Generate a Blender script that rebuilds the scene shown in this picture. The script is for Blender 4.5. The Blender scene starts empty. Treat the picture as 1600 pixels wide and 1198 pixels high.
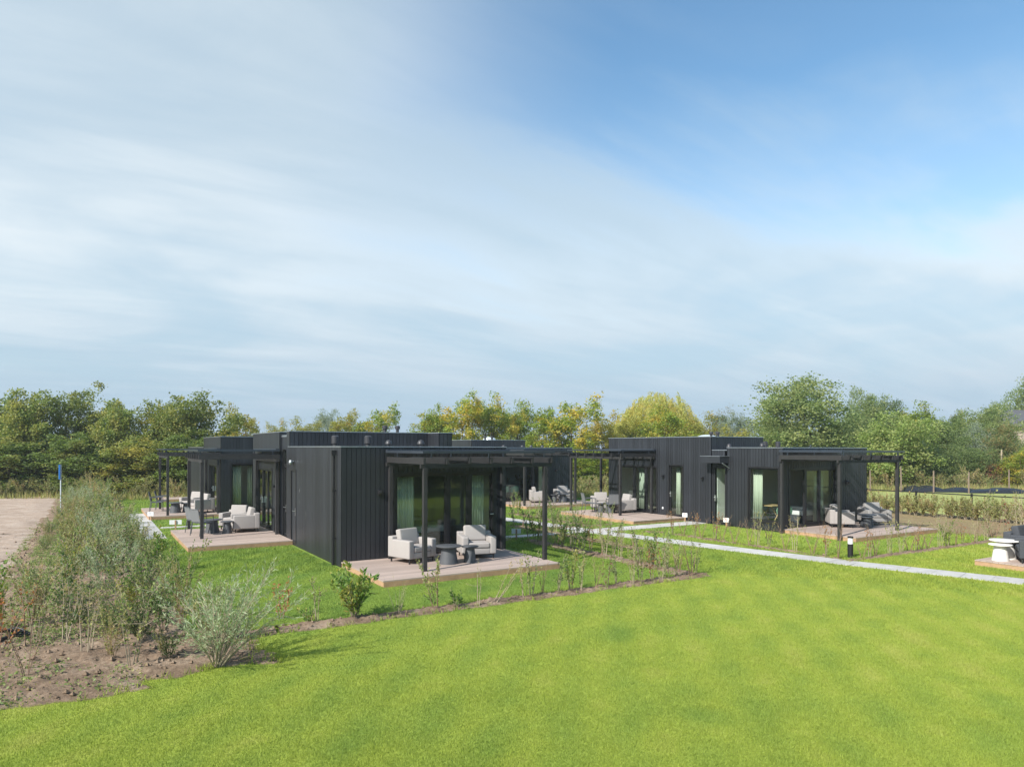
import bpy, bmesh, math, random
import numpy as np
from mathutils import Matrix, Vector
R = math.radians
SC = bpy.context.scene
COL = SC.collection

# ------------------------------------------------------------------ camera
CX, CY, CZ = -5.61, -17.62, 3.1
YAW = math.atan2(665, 1090)
F = 1090.0
cam_d = bpy.data.cameras.new("camera")
cam = bpy.data.objects.new("camera", cam_d); COL.objects.link(cam)
cam.matrix_world = (Matrix.Translation((CX, CY, CZ)) @ Matrix.Rotation(-YAW, 4, 'Z') @ Matrix.Rotation(R(90), 4, 'X')
                    @ Matrix.Rotation(0.002, 4, 'Z'))
cam_d.sensor_width = 36; cam_d.lens = 36 * F / 1600
cam_d.shift_y = 100 / 1600
cam_d.clip_start = 0.1; cam_d.clip_end = 5000
SC.camera = cam
FWD = Vector((math.sin(YAW), math.cos(YAW), 0)); RGT = Vector((math.cos(YAW), -math.sin(YAW), 0))
def at(px, depth, z=0.0):
    """world point seen at photo column px at a given distance in front of the camera"""
    p = Vector((CX, CY, 0)) + FWD * depth + RGT * ((px - 800) / F * depth)
    return Vector((p.x, p.y, z))

# ------------------------------------------------------------------ light
SUN_H = Vector((0.962, 0.27)); SUN_EL = R(38)
hd = SUN_H.normalized()
sun_dir = Vector((hd.x * math.cos(SUN_EL), hd.y * math.cos(SUN_EL), -math.sin(SUN_EL)))   # travel direction
sd = bpy.data.lights.new("sun", 'SUN'); sun = bpy.data.objects.new("sun", sd); COL.objects.link(sun)
sd.energy = 3.8; sd.angle = R(0.55); sd.color = (1.0, 0.955, 0.89)
sun.rotation_euler = sun_dir.to_track_quat('-Z', 'Y').to_euler()
sun.location = (-20, -20, 30)

world = bpy.data.worlds.new("World"); SC.world = world; world.use_nodes = True
wn = world.node_tree.nodes; wl = world.node_tree.links; wn.clear()
def N(nodes, t, **kw):
    n = nodes.new(t)
    for k, v in kw.items():
        if k == 'inp':
            for kk, vv in v.items(): n.inputs[kk].default_value = vv
        else: setattr(n, k, v)
    return n
out = N(wn, 'ShaderNodeOutputWorld'); bg = N(wn, 'ShaderNodeBackground', inp={'Strength': 0.12})
sky = N(wn, 'ShaderNodeTexSky', sky_type='NISHITA', sun_disc=False)
sky.sun_elevation = SUN_EL; sky.sun_rotation = math.atan2(-hd.x, -hd.y)
sky.altitude = 0; sky.air_density = 1.0; sky.dust_density = 0.9; sky.ozone_density = 1.6
tc = N(wn, 'ShaderNodeTexCoord')
sep = N(wn, 'ShaderNodeSeparateXYZ'); wl.new(tc.outputs['Generated'], sep.inputs[0])
def M(op, a, b=None, nodes=wn, links=wl, clamp=False):
    n = N(nodes, 'ShaderNodeMath', operation=op); n.use_clamp = clamp
    for i, v in enumerate((a, b)):
        if v is None: continue
        if isinstance(v, (int, float)): n.inputs[i].default_value = v
        else: links.new(v, n.inputs[i])
    return n.outputs[0]
def MR(v, a, b, c, d, nodes=wn, links=wl, smooth=True):
    n = N(nodes, 'ShaderNodeMapRange', interpolation_type='SMOOTHSTEP' if smooth else 'LINEAR')
    links.new(v, n.inputs[0])
    for i, q in enumerate((a, b, c, d)): n.inputs[1 + i].default_value = q
    return n.outputs[0]
# thin high cloud: a sheet seen in perspective (direction divided by its height)
zc = M('MAXIMUM', sep.outputs[2], 0.02); zz = M('ADD', zc, 0.16)
ux = M('DIVIDE', sep.outputs[0], zz); uy = M('DIVIDE', sep.outputs[1], zz)
comb = N(wn, 'ShaderNodeCombineXYZ'); wl.new(ux, comb.inputs[0]); wl.new(uy, comb.inputs[1])
mp = N(wn, 'ShaderNodeMapping'); wl.new(comb.outputs[0], mp.inputs[0])
mp.inputs['Rotation'].default_value = (0, 0, R(-38)); mp.inputs['Scale'].default_value = (0.6, 1.0, 1)
n1 = N(wn, 'ShaderNodeTexNoise', inp={'Scale': 1.1, 'Detail': 7.0, 'Roughness': 0.52, 'Distortion': 0.7}); wl.new(mp.outputs[0], n1.inputs[0])
mp2 = N(wn, 'ShaderNodeMapping'); wl.new(comb.outputs[0], mp2.inputs[0])
mp2.inputs['Rotation'].default_value = (0, 0, R(-20)); mp2.inputs['Scale'].default_value = (0.5, 2.0, 1)
n2 = N(wn, 'ShaderNodeTexNoise', inp={'Scale': 2.0, 'Detail': 9.0, 'Roughness': 0.6, 'Distortion': 0.4}); wl.new(mp2.outputs[0], n2.inputs[0])
# the veil is densest to the left, the clear patch is up and to the right
lat = M('ADD', M('MULTIPLY', sep.outputs[0], RGT.x), M('MULTIPLY', sep.outputs[1], RGT.y))
fw_ = M('ADD', M('MULTIPLY', sep.outputs[0], FWD.x), M('MULTIPLY', sep.outputs[1], FWD.y))
latn = M('DIVIDE', lat, M('MAXIMUM', fw_, 0.15)); upn = M('DIVIDE', sep.outputs[2], M('MAXIMUM', fw_, 0.15))
wob = M('MULTIPLY', M('SUBTRACT', n2.outputs[0], 0.5), 0.28)
wob1 = M('MULTIPLY', M('SUBTRACT', n1.outputs[0], 0.5), 0.75)
clear = M('MULTIPLY', MR(M('ADD', latn, wob1), -0.46, 0.20, 0, 1), MR(M('ADD', M('SUBTRACT', upn, M('MULTIPLY', MR(latn, 0.35, 0.8, 0, 1), 0.10)), M('ADD', wob, wob1)), 0.20, 0.52, 0, 1))
m0 = M('ADD', 0.88, M('ADD', M('MULTIPLY', M('SUBTRACT', n1.outputs[0], 0.5), 0.6), M('MULTIPLY', M('SUBTRACT', n2.outputs[0], 0.5), 0.22)))
m2 = M('SUBTRACT', m0, M('MULTIPLY', clear, 0.86), clamp=True)
ccol = N(wn, 'ShaderNodeMix', data_type='RGBA'); wl.new(MR(M('ADD', M('MULTIPLY', n1.outputs[0], 0.78), M('MULTIPLY', n2.outputs[0], 0.22)), 0.36, 0.62, 0, 1), ccol.inputs[0])
ccol.inputs[6].default_value = (2.85, 3.42, 3.8, 1); ccol.inputs[7].default_value = (3.85, 4.25, 4.5, 1)
mixs = N(wn, 'ShaderNodeMix', data_type='RGBA'); wl.new(m2, mixs.inputs[0]); skt = N(wn, 'ShaderNodeMix', data_type='RGBA', blend_type='MULTIPLY', inp={0: 1.0}); wl.new(sky.outputs[0], skt.inputs[6]); skt.inputs[7].default_value = (0.78, 0.99, 0.99, 1)
wl.new(skt.outputs[2], mixs.inputs[6]); wl.new(ccol.outputs[2], mixs.inputs[7])
hz_ = M('MULTIPLY', MR(M('ADD', upn, M('MULTIPLY', wob, 0.45)), -0.02, 0.30, 1.0, 0.0), 0.93)
mixh = N(wn, 'ShaderNodeMix', data_type='RGBA'); wl.new(hz_, mixh.inputs[0]); wl.new(mixs.outputs[2], mixh.inputs[6]); mixh.inputs[7].default_value = (2.02, 2.72, 3.4, 1)
mixs = mixh
wl.new(mixs.outputs[2], bg.inputs[0]); wl.new(bg.outputs[0], out.inputs[0])

SC.view_settings.view_transform = 'Standard'; SC.view_settings.look = 'None'
SC.view_settings.exposure = 0.84; SC.view_settings.gamma = 1.0
SC.render.engine = 'CYCLES'
SC.cycles.max_bounces = 8; SC.cycles.transparent_max_bounces = 24
SC.cycles.use_adaptive_sampling = True; SC.cycles.use_denoising = True
SC.cycles.sample_clamp_indirect = 4.0

# ------------------------------------------------------------------ materials
MAT = {}
def mat(name, col, rough=0.6, metal=0.0, var=0.0, island=0.0, bump=None, spec=0.5, nscale=3.0, trans=0.0):
    m = bpy.data.materials.new(name); m.use_nodes = True
    nt = m.node_tree; ns = nt.nodes; ls = nt.links
    b = ns['Principled BSDF']; b.inputs['Roughness'].default_value = rough; b.inputs['Metallic'].default_value = metal
    b.inputs['Specular IOR Level'].default_value = spec
    b.inputs['Base Color'].default_value = (*col, 1)
    src = None
    if var or island:
        tcn = N(ns, 'ShaderNodeTexCoord')
        hsv = N(ns, 'ShaderNodeHueSaturation'); hsv.inputs['Color'].default_value = (*col, 1)
        val = None
        if var:
            no = N(ns, 'ShaderNodeTexNoise', inp={'Scale': nscale, 'Detail': 6.0, 'Roughness': 0.65}); ls.new(tcn.outputs['Object'], no.inputs[0])
            val = MR(no.outputs[0], 0.25, 0.75, 1 - var, 1 + var, ns, ls, False)
        if island:
            g = N(ns, 'ShaderNodeNewGeometry')
            v2 = MR(g.outputs['Random Per Island'], 0, 1, 1 - island, 1 + island, ns, ls, False)
            val = v2 if val is None else M('MULTIPLY', val, v2, ns, ls)
        ls.new(val, hsv.inputs['Value']); ls.new(hsv.outputs[0], b.inputs['Base Color'])
    if bump:
        tcn = N(ns, 'ShaderNodeTexCoord')
        no = N(ns, 'ShaderNodeTexNoise', inp={'Scale': bump[0], 'Detail': 4.0}); ls.new(tcn.outputs['Object'], no.inputs[0])
        bp = N(ns, 'ShaderNodeBump', inp={'Strength': bump[1], 'Distance': bump[2]}); ls.new(no.outputs[0], bp.inputs['Height'])
        ls.new(bp.outputs[0], b.inputs['Normal'])
    MAT[name] = m
    return m

def leafmat(name, c1, c2, c3=None, trans=0.42, rough=0.55, zt=None, objvar=0.12):
    """leaf colours vary from leaf to leaf and in patches; c3 shows on a share of the leaves (autumn tips)"""
    m = bpy.data.materials.new(name); m.use_nodes = True
    nt = m.node_tree; ns = nt.nodes; ls = nt.links; b = ns['Principled BSDF']
    g = N(ns, 'ShaderNodeNewGeometry'); tcn = N(ns, 'ShaderNodeTexCoord'); oi = N(ns, 'ShaderNodeObjectInfo')
    addv = N(ns, 'ShaderNodeVectorMath', operation='ADD'); ls.new(tcn.outputs['Object'], addv.inputs[0])
    cmb = N(ns, 'ShaderNodeCombineXYZ'); ls.new(M('MULTIPLY', oi.outputs['Random'], 57.0, ns, ls), cmb.inputs[0]); ls.new(cmb.outputs[0], addv.inputs[1])
    no = N(ns, 'ShaderNodeTexNoise', inp={'Scale': 0.7 if zt is None else zt, 'Detail': 3.0}); ls.new(addv.outputs[0], no.inputs[0])
    mx = N(ns, 'ShaderNodeMix', data_type='RGBA'); ls.new(g.outputs['Random Per Island'], mx.inputs[0])
    mx.inputs[6].default_value = (*c1, 1); mx.inputs[7].default_value = (*c2, 1)
    col = mx.outputs[2]
    if c3:
        mx2 = N(ns, 'ShaderNodeMix', data_type='RGBA')
        f = M('ADD', M('MULTIPLY', M('SUBTRACT', no.outputs[0], 0.5, ns, ls), 5.0, ns, ls),
              M('MULTIPLY', M('SUBTRACT', g.outputs['Random Per Island'], 0.45, ns, ls), 0.9, ns, ls), ns, ls)
        f = M('ADD', f, M('MULTIPLY', M('SUBTRACT', oi.outputs['Random'], 0.5, ns, ls), 0.8, ns, ls), ns, ls, clamp=True)
        ls.new(M('MULTIPLY', f, 0.85, ns, ls), mx2.inputs[0]); ls.new(col, mx2.inputs[6]); mx2.inputs[7].default_value = (*c3, 1)
        col = mx2.outputs[2]
    hsv = N(ns, 'ShaderNodeHueSaturation'); ls.new(col, hsv.inputs['Color'])
    ls.new(MR(oi.outputs['Random'], 0, 1, 1 - objvar, 1 + objvar, ns, ls, False), hsv.inputs['Value'])
    ls.new(hsv.outputs[0], b.inputs['Base Color']); b.inputs['Roughness'].default_value = rough
    b.inputs['Specular IOR Level'].default_value = 0.35
    tr = N(ns, 'ShaderNodeBsdfTranslucent'); h2 = N(ns, 'ShaderNodeHueSaturation', inp={'Saturation': 1.15, 'Value': 1.25}); ls.new(hsv.outputs[0], h2.inputs['Color'])
    ls.new(h2.outputs[0], tr.inputs[0])
    mixn = N(ns, 'ShaderNodeMixShader', inp={0: trans}); ls.new(b.outputs[0], mixn.inputs[1]); ls.new(tr.outputs[0], mixn.inputs[2])
    ls.new(mixn.outputs[0], ns['Material Output'].inputs[0])
    MAT[name] = m; return m

mat('cladding', (0.021, 0.0235, 0.029), 0.45, island=0.24, var=0.15, bump=(25, 0.25, 0.004), spec=0.55, nscale=1.3)
mat('backing', (0.005, 0.005, 0.006), 0.7)
mat('plaster', (0.66, 0.65, 0.62), 0.9, var=0.04)
mat('black_frame', (0.016, 0.016, 0.018), 0.4, var=0.15)
mat('black_timber', (0.024, 0.023, 0.024), 0.6, island=0.12, var=0.3, bump=(30, 0.3, 0.004), nscale=5)
mat('rail_metal', (0.07, 0.085, 0.11), 0.3, metal=0.5, var=0.1)
mat('zinc', (0.42, 0.46, 0.5), 0.35, metal=0.7, var=0.15)
mat('roofing', (0.05, 0.05, 0.055), 0.85, var=0.2)
mat('steel', (0.8, 0.8, 0.8), 0.35, metal=1.0)
mat('dome', (0.5, 0.55, 0.58), 0.15, var=0.05)
mat('vent', (0.05, 0.05, 0.055), 0.45, metal=0.2, var=0.2)
mat('parquet', (0.36, 0.3, 0.24), 0.5, var=0.15)
mat('fabric', (0.36, 0.335, 0.32), 0.95, var=0.05, bump=(260, 0.4, 0.002), spec=0.15)
mat('fabric_dark', (0.065, 0.07, 0.08), 0.9, var=0.08, bump=(260, 0.4, 0.002), spec=0.2)
mat('table_dark', (0.075, 0.08, 0.088), 0.55, var=0.12, nscale=8)
mat('table_white', (0.72, 0.7, 0.66), 0.6, var=0.05, nscale=8)
mat('chair_metal', (0.09, 0.095, 0.105), 0.45)
mat('chair_mesh', (0.17, 0.175, 0.185), 0.75, bump=(200, 0.5, 0.002))
mat('curtain', (0.47, 0.49, 0.41), 0.9, var=0.08, spec=0.1)
mat('curtain_beige', (0.6, 0.55, 0.42), 0.9, var=0.08, spec=0.1)
mat('green_shell', (0.3, 0.46, 0.34), 0.45)
mat('light_wood', (0.5, 0.34, 0.18), 0.55, var=0.12, nscale=9)
mat('pine', (0.37, 0.23, 0.135), 0.7, var=0.22, nscale=6, island=0.1)
mat('stake_wood', (0.2, 0.15, 0.115), 0.85, var=0.25, nscale=6)
mat('white_board', (0.72, 0.73, 0.75), 0.4)
mat('print', (0.22, 0.23, 0.25), 0.6)
mat('print_red', (0.55, 0.08, 0.05), 0.6)
mat('lamp_glass', (0.85, 0.86, 0.88), 0.3)
mat('blue_paint', (0.02, 0.18, 0.55), 0.45)
mat('pole_metal', (0.55, 0.6, 0.66), 0.4, var=0.15)
mat('hose', (0.02, 0.02, 0.024), 0.5)
mat('tarp', (0.02, 0.022, 0.026), 0.35, bump=(4, 0.8, 0.05))
mat('house_brick', (0.46, 0.36, 0.32), 0.9, var=0.1, nscale=4)
mat('roof_tile', (0.1, 0.1, 0.11), 0.7, var=0.2, bump=(12, .4, .02))
mat('bark', (0.13, 0.1, 0.075), 0.9, var=0.3, bump=(20, 0.6, 0.02))
mat('twig', (0.24, 0.2, 0.135), 0.85, var=0.3)
mat('twig_pale', (0.34, 0.28, 0.2), 0.85, var=0.25)
mat('twig_red', (0.25, 0.16, 0.11), 0.8, var=0.25)
mat('scuff', (0.16, 0.165, 0.17), 0.9, var=0.5, nscale=30)
mat('bedding', (0.7, 0.7, 0.7), 0.9)

def deckmat():
    m = bpy.data.materials.new('decking'); m.use_nodes = True; ns = m.node_tree.nodes; ls = m.node_tree.links; b = ns['Principled BSDF']
    g = N(ns, 'ShaderNodeNewGeometry'); tcn = N(ns, 'ShaderNodeTexCoord')
    mpn = N(ns, 'ShaderNodeMapping'); ls.new(tcn.outputs['Object'], mpn.inputs[0]); mpn.inputs['Scale'].default_value = (1.2, 14, 14)
    no = N(ns, 'ShaderNodeTexNoise', inp={'Scale': 2.0, 'Detail': 6.0}); ls.new(mpn.outputs[0], no.inputs[0])
    hsv = N(ns, 'ShaderNodeHueSaturation'); hsv.inputs['Color'].default_value = (0.40, 0.315, 0.27, 1)
    v = M('MULTIPLY', MR(no.outputs[0], 0.25, 0.75, 0.86, 1.14, ns, ls, False), MR(g.outputs['Random Per Island'], 0, 1, 0.84, 1.12, ns, ls, False), ns, ls)
    ls.new(v, hsv.inputs['Value']); ls.new(hsv.outputs[0], b.inputs['Base Color']); b.inputs['Roughness'].default_value = 0.75
    MAT['decking'] = m
deckmat()

def glassmat(name, tint):
    m = bpy.data.materials.new(name); m.use_nodes = True; ns = m.node_tree.nodes; ls = m.node_tree.links
    ns.remove(ns['Principled BSDF'])
    t = N(ns, 'ShaderNodeBsdfTransparent'); t.inputs[0].default_value = (*tint, 1)
    gl = N(ns, 'ShaderNodeBsdfGlossy'); gl.inputs['Roughness'].default_value = 0.0; gl.inputs[0].default_value = (0.9, 0.97, 0.94, 1)
    lw = N(ns, 'ShaderNodeLayerWeight', inp={'Blend': 0.5})
    k = M('ADD', M('MULTIPLY', M('POWER', lw.outputs['Facing'], 4.5, ns, ls), 0.85, ns, ls), 0.05, ns, ls, clamp=True)
    mx = N(ns, 'ShaderNodeMixShader'); ls.new(k, mx.inputs[0]); ls.new(t.outputs[0], mx.inputs[1]); ls.new(gl.outputs[0], mx.inputs[2])
    ls.new(mx.outputs[0], ns['Material Output'].inputs[0]); MAT[name] = m
glassmat('glass', (0.92, 0.965, 0.94)); glassmat('roof_glass', (0.93, 0.95, 0.96))

_a = at(955, 11.6); _b = at(1110, 8.05)
DARKSPOTS = [(_a.x, _a.y, 0.35), (_b.x, _b.y, 0.22)]   # patches of lusher grass
def groundmats():
    # lawn: mown grass whose colour drifts in patches and soft mowing stripes
    for name, dry in (('lawn', 0.0), ('lawn_blades', 0.0), ('field', 1.0)):
        m = bpy.data.materials.new(name); m.use_nodes = True; ns = m.node_tree.nodes; ls = m.node_tree.links; b = ns['Principled BSDF']
        ge = N(ns, 'ShaderNodeNewGeometry'); pos = ge.outputs['Position']
        def noise(s, d=4.0, r=0.55):
            n = N(ns, 'ShaderNodeTexNoise', inp={'Scale': s, 'Detail': d, 'Roughness': r}); ls.new(pos, n.inputs[0]); return n.outputs[0]
        sp = N(ns, 'ShaderNodeSeparateXYZ'); ls.new(pos, sp.inputs[0])
        wv = N(ns, 'ShaderNodeTexNoise', inp={'Scale': 0.5, 'Detail': 2.0}); ls.new(pos, wv.inputs[0])
        rr = M('ADD', M('MULTIPLY', sp.outputs[0], -0.35, ns, ls), M('ADD', sp.outputs[1], M('MULTIPLY', wv.outputs[0], 0.12, ns, ls), ns, ls), ns, ls)
        stripe = M('MULTIPLY', M('SINE', M('MULTIPLY', rr, 5.6, ns, ls), None, ns, ls), 0.045, ns, ls)
        r2 = M('ADD', M('MULTIPLY', sp.outputs[0], -0.78, ns, ls), M('ADD', M('MULTIPLY', sp.outputs[1], 0.62, ns, ls), M('MULTIPLY', wv.outputs[0], 0.15, ns, ls), ns, ls), ns, ls)
        stripe = M('ADD', stripe, M('MULTIPLY', M('SINE', M('MULTIPLY', r2, 8.5, ns, ls), None, ns, ls), 0.07, ns, ls), ns, ls)
        patch = M('ADD', M('MULTIPLY', M('SUBTRACT', noise(0.22, 3), 0.5, ns, ls), 0.5, ns, ls),
                  M('MULTIPLY', M('SUBTRACT', noise(1.1, 5, 0.62), 0.5, ns, ls), 0.75, ns, ls), ns, ls)
        # the big lawn in front (y < -6 or along the main path) is yellower than the enclosed garden lawns
        yel = MR(sp.outputs[1], -4.6, -6.4, 0.0, 0.38, ns, ls)
        yel = M('MAXIMUM', yel, M('MULTIPLY', MR(sp.outputs[0], 7.2, 7.8, 0, 0.22, ns, ls), MR(sp.outputs[1], 4, 0, 0, 1, ns, ls), ns, ls), ns, ls)
        fac = M('ADD', M('ADD', M('ADD', patch, stripe, ns, ls), yel, ns, ls), 0.24 + 0.3 * dry, ns, ls, clamp=True)
        for (sx, sy, sr) in DARKSPOTS:
            vd = N(ns, 'ShaderNodeVectorMath', operation='DISTANCE'); ls.new(pos, vd.inputs[0]); vd.inputs[1].default_value = (sx, sy, 0)
            fac = M('SUBTRACT', fac, MR(M('ADD', vd.outputs['Value'], M('MULTIPLY', wv.outputs[0], 0.3, ns, ls), ns, ls), sr, sr * 2.6, 0.26, 0.0, ns, ls), ns, ls, clamp=True)
        cr = N(ns, 'ShaderNodeValToRGB'); ls.new(fac, cr.inputs[0])
        e = cr.color_ramp.elements
        k = 1.06
        e[0].position = 0.0; e[0].color = (0.135 * k, 0.225 * k, 0.045 * k, 1)
        e[1].position = 0.35; e[1].color = (0.22 * k, 0.305 * k, 0.055 * k, 1)
        e2 = e.new(0.68); e2.color = (0.30 * k, 0.365 * k, 0.06 * k, 1)
        e3 = e.new(1.0); e3.color = (0.39 * k, 0.40 * k, 0.10 * k, 1)
        col = cr.outputs[0]
        if name == 'lawn_blades':
            hs = N(ns, 'ShaderNodeHueSaturation'); ls.new(col, hs.inputs['Color'])
            ls.new(MR(ge.outputs['Random Per Island'], 0, 1, 0.78, 1.25, ns, ls, False), hs.inputs['Value'])
            col = hs.outputs[0]
            ls.new(col, b.inputs['Base Color']); b.inputs['Roughness'].default_value = 0.6; b.inputs['Specular IOR Level'].default_value = 0.25
            tr = N(ns, 'ShaderNodeBsdfTranslucent'); ls.new(col, tr.inputs[0])
            mxs = N(ns, 'ShaderNodeMixShader', inp={0: 0.4}); ls.new(b.outputs[0], mxs.inputs[1]); ls.new(tr.outputs[0], mxs.inputs[2])
            ls.new(mxs.outputs[0], ns['Material Output'].inputs[0])
        else:
            hs = N(ns, 'ShaderNodeHueSaturation'); ls.new(col, hs.inputs['Color'])
            fine = noise(60, 3, 0.7); ls.new(MR(fine, 0.3, 0.7, 0.72, 1.22, ns, ls, False), hs.inputs['Value'])
            col = hs.outputs[0]
            if dry:
                mx = N(ns, 'ShaderNodeMix', data_type='RGBA', inp={0: 0.75}); ls.new(col, mx.inputs[6]); mx.inputs[7].default_value = (0.33, 0.34, 0.14, 1); col = mx.outputs[2]
            ls.new(col, b.inputs['Base Color']); b.inputs['Roughness'].default_value = 0.9; b.inputs['Specular IOR Level'].default_value = 0.1
            bp = N(ns, 'ShaderNodeBump', inp={'Strength': 0.7, 'Distance': 0.03}); ls.new(noise(45, 4, 0.7), bp.inputs['Height']); ls.new(bp.outputs[0], b.inputs['Normal'])
        MAT[name] = m
    # earth
    for name, c1, c2, c3 in (('soil', (0.115, 0.078, 0.052), (0.23, 0.165, 0.115), (0.36, 0.28, 0.21)), ('earth', (0.27, 0.2, 0.15), (0.4, 0.31, 0.245), (0.5, 0.42, 0.35)),
                             ('tilled', (0.17, 0.15, 0.06), (0.27, 0.2, 0.12), (0.2, 0.22, 0.07))):
        m = bpy.data.materials.new(name); m.use_nodes = True; ns = m.node_tree.nodes; ls = m.node_tree.links; b = ns['Principled BSDF']
        ge = N(ns, 'ShaderNodeNewGeometry'); pos = ge.outputs['Position']
        a1 = N(ns, 'ShaderNodeTexNoise', inp={'Scale': 1.3, 'Detail': 8.0, 'Roughness': 0.7}); ls.new(pos, a1.inputs[0])
        a2 = N(ns, 'ShaderNodeTexNoise', inp={'Scale': 14.0, 'Detail': 6.0, 'Roughness': 0.75}); ls.new(pos, a2.inputs[0])
        f = M('ADD', M('MULTIPLY', a1.outputs[0], 0.55, ns, ls), M('MULTIPLY', a2.outputs[0], 0.45, ns, ls), ns, ls)
        cr = N(ns, 'ShaderNodeValToRGB'); ls.new(f, cr.inputs[0]); e = cr.color_ramp.elements
        e[0].position = 0.36; e[0].color = (*c1, 1); e[1].position = 0.5; e[1].color = (*c2, 1); q = e.new(0.64); q.color = (*c3, 1)
        ls.new(cr.outputs[0], b.inputs['Base Color']); b.inputs['Roughness'].default_value = 0.95; b.inputs['Specular IOR Level'].default_value = 0.1
        bp = N(ns, 'ShaderNodeBump', inp={'Strength': 0.9, 'Distance': 0.03}); ls.new(a2.outputs[0], bp.inputs['Height']); ls.new(bp.outputs[0], b.inputs['Normal'])
        MAT[name] = m
    # concrete slabs with joints
    m = bpy.data.materials.new('paving'); m.use_nodes = True; ns = m.node_tree.nodes; ls = m.node_tree.links; b = ns['Principled BSDF']
    ge = N(ns, 'ShaderNodeNewGeometry'); pos = ge.outputs['Position']
    a1 = N(ns, 'ShaderNodeTexNoise', inp={'Scale': 3.0, 'Detail': 8.0, 'Roughness': 0.7}); ls.new(pos, a1.inputs[0])
    hs = N(ns, 'ShaderNodeHueSaturation'); hs.inputs['Color'].default_value = (0.47, 0.46, 0.44, 1)
    ls.new(M('MULTIPLY', MR(a1.outputs[0], 0.3, 0.7, 0.8, 1.12, ns, ls, False), MR(ge.outputs['Random Per Island'], 0, 1, 0.9, 1.08, ns, ls, False), ns, ls), hs.inputs['Value'])
    ls.new(hs.outputs[0], b.inputs['Base Color']); b.inputs['Roughness'].default_value = 0.85
    MAT['paving'] = m
groundmats()

leafmat('leaf_olive', (0.140, 0.181, 0.047), (0.257, 0.304, 0.082), (0.421, 0.363, 0.099))
leafmat('leaf_hawthorn', (0.117, 0.170, 0.047), (0.222, 0.292, 0.082), (0.351, 0.328, 0.094))
leafmat('leaf_green', (0.117, 0.170, 0.058), (0.222, 0.292, 0.099), (0.292, 0.316, 0.117))
leafmat('leaf_autumn', (0.164, 0.234, 0.041), (0.316, 0.398, 0.064), (0.562, 0.409, 0.070))
leafmat('leaf_gold', (0.25, 0.27, 0.055), (0.38, 0.36, 0.07), (0.47, 0.32, 0.07))
leafmat('leaf_willow', (0.34, 0.37, 0.09), (0.5, 0.48, 0.14), (0.47, 0.38, 0.09))
leafmat('leaf_silver', (0.200, 0.250, 0.160), (0.290, 0.330, 0.240))
leafmat('leaf_pale', (0.175, 0.250, 0.062), (0.312, 0.388, 0.112), (0.375, 0.388, 0.150))
leafmat('leaf_shrub', (0.16, 0.23, 0.07), (0.31, 0.38, 0.14), (0.42, 0.36, 0.16), zt=1.5)
leafmat('leaf_shrub_dark', (0.078, 0.132, 0.039), (0.155, 0.217, 0.078), (0.310, 0.232, 0.093), zt=1.5)
leafmat('leaf_osier', (0.250, 0.325, 0.163), (0.413, 0.475, 0.300), zt=1.5)
leafmat('leaf_elder', (0.10, 0.19, 0.045), (0.19, 0.3, 0.07), (0.36, 0.32, 0.08), zt=3)
leafmat('leaf_rust', (0.33, 0.13, 0.06), (0.46, 0.24, 0.1), zt=3)
leafmat('leaf_red', (0.22, 0.07, 0.05), (0.30, 0.14, 0.07), (0.17, 0.19, 0.07), zt=3)
leafmat('leaf_hedge', (0.250, 0.275, 0.088), (0.388, 0.388, 0.150), (0.450, 0.312, 0.163), zt=2)
leafmat('leaf_brown', (0.2, 0.2, 0.08), (0.32, 0.26, 0.14))

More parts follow.
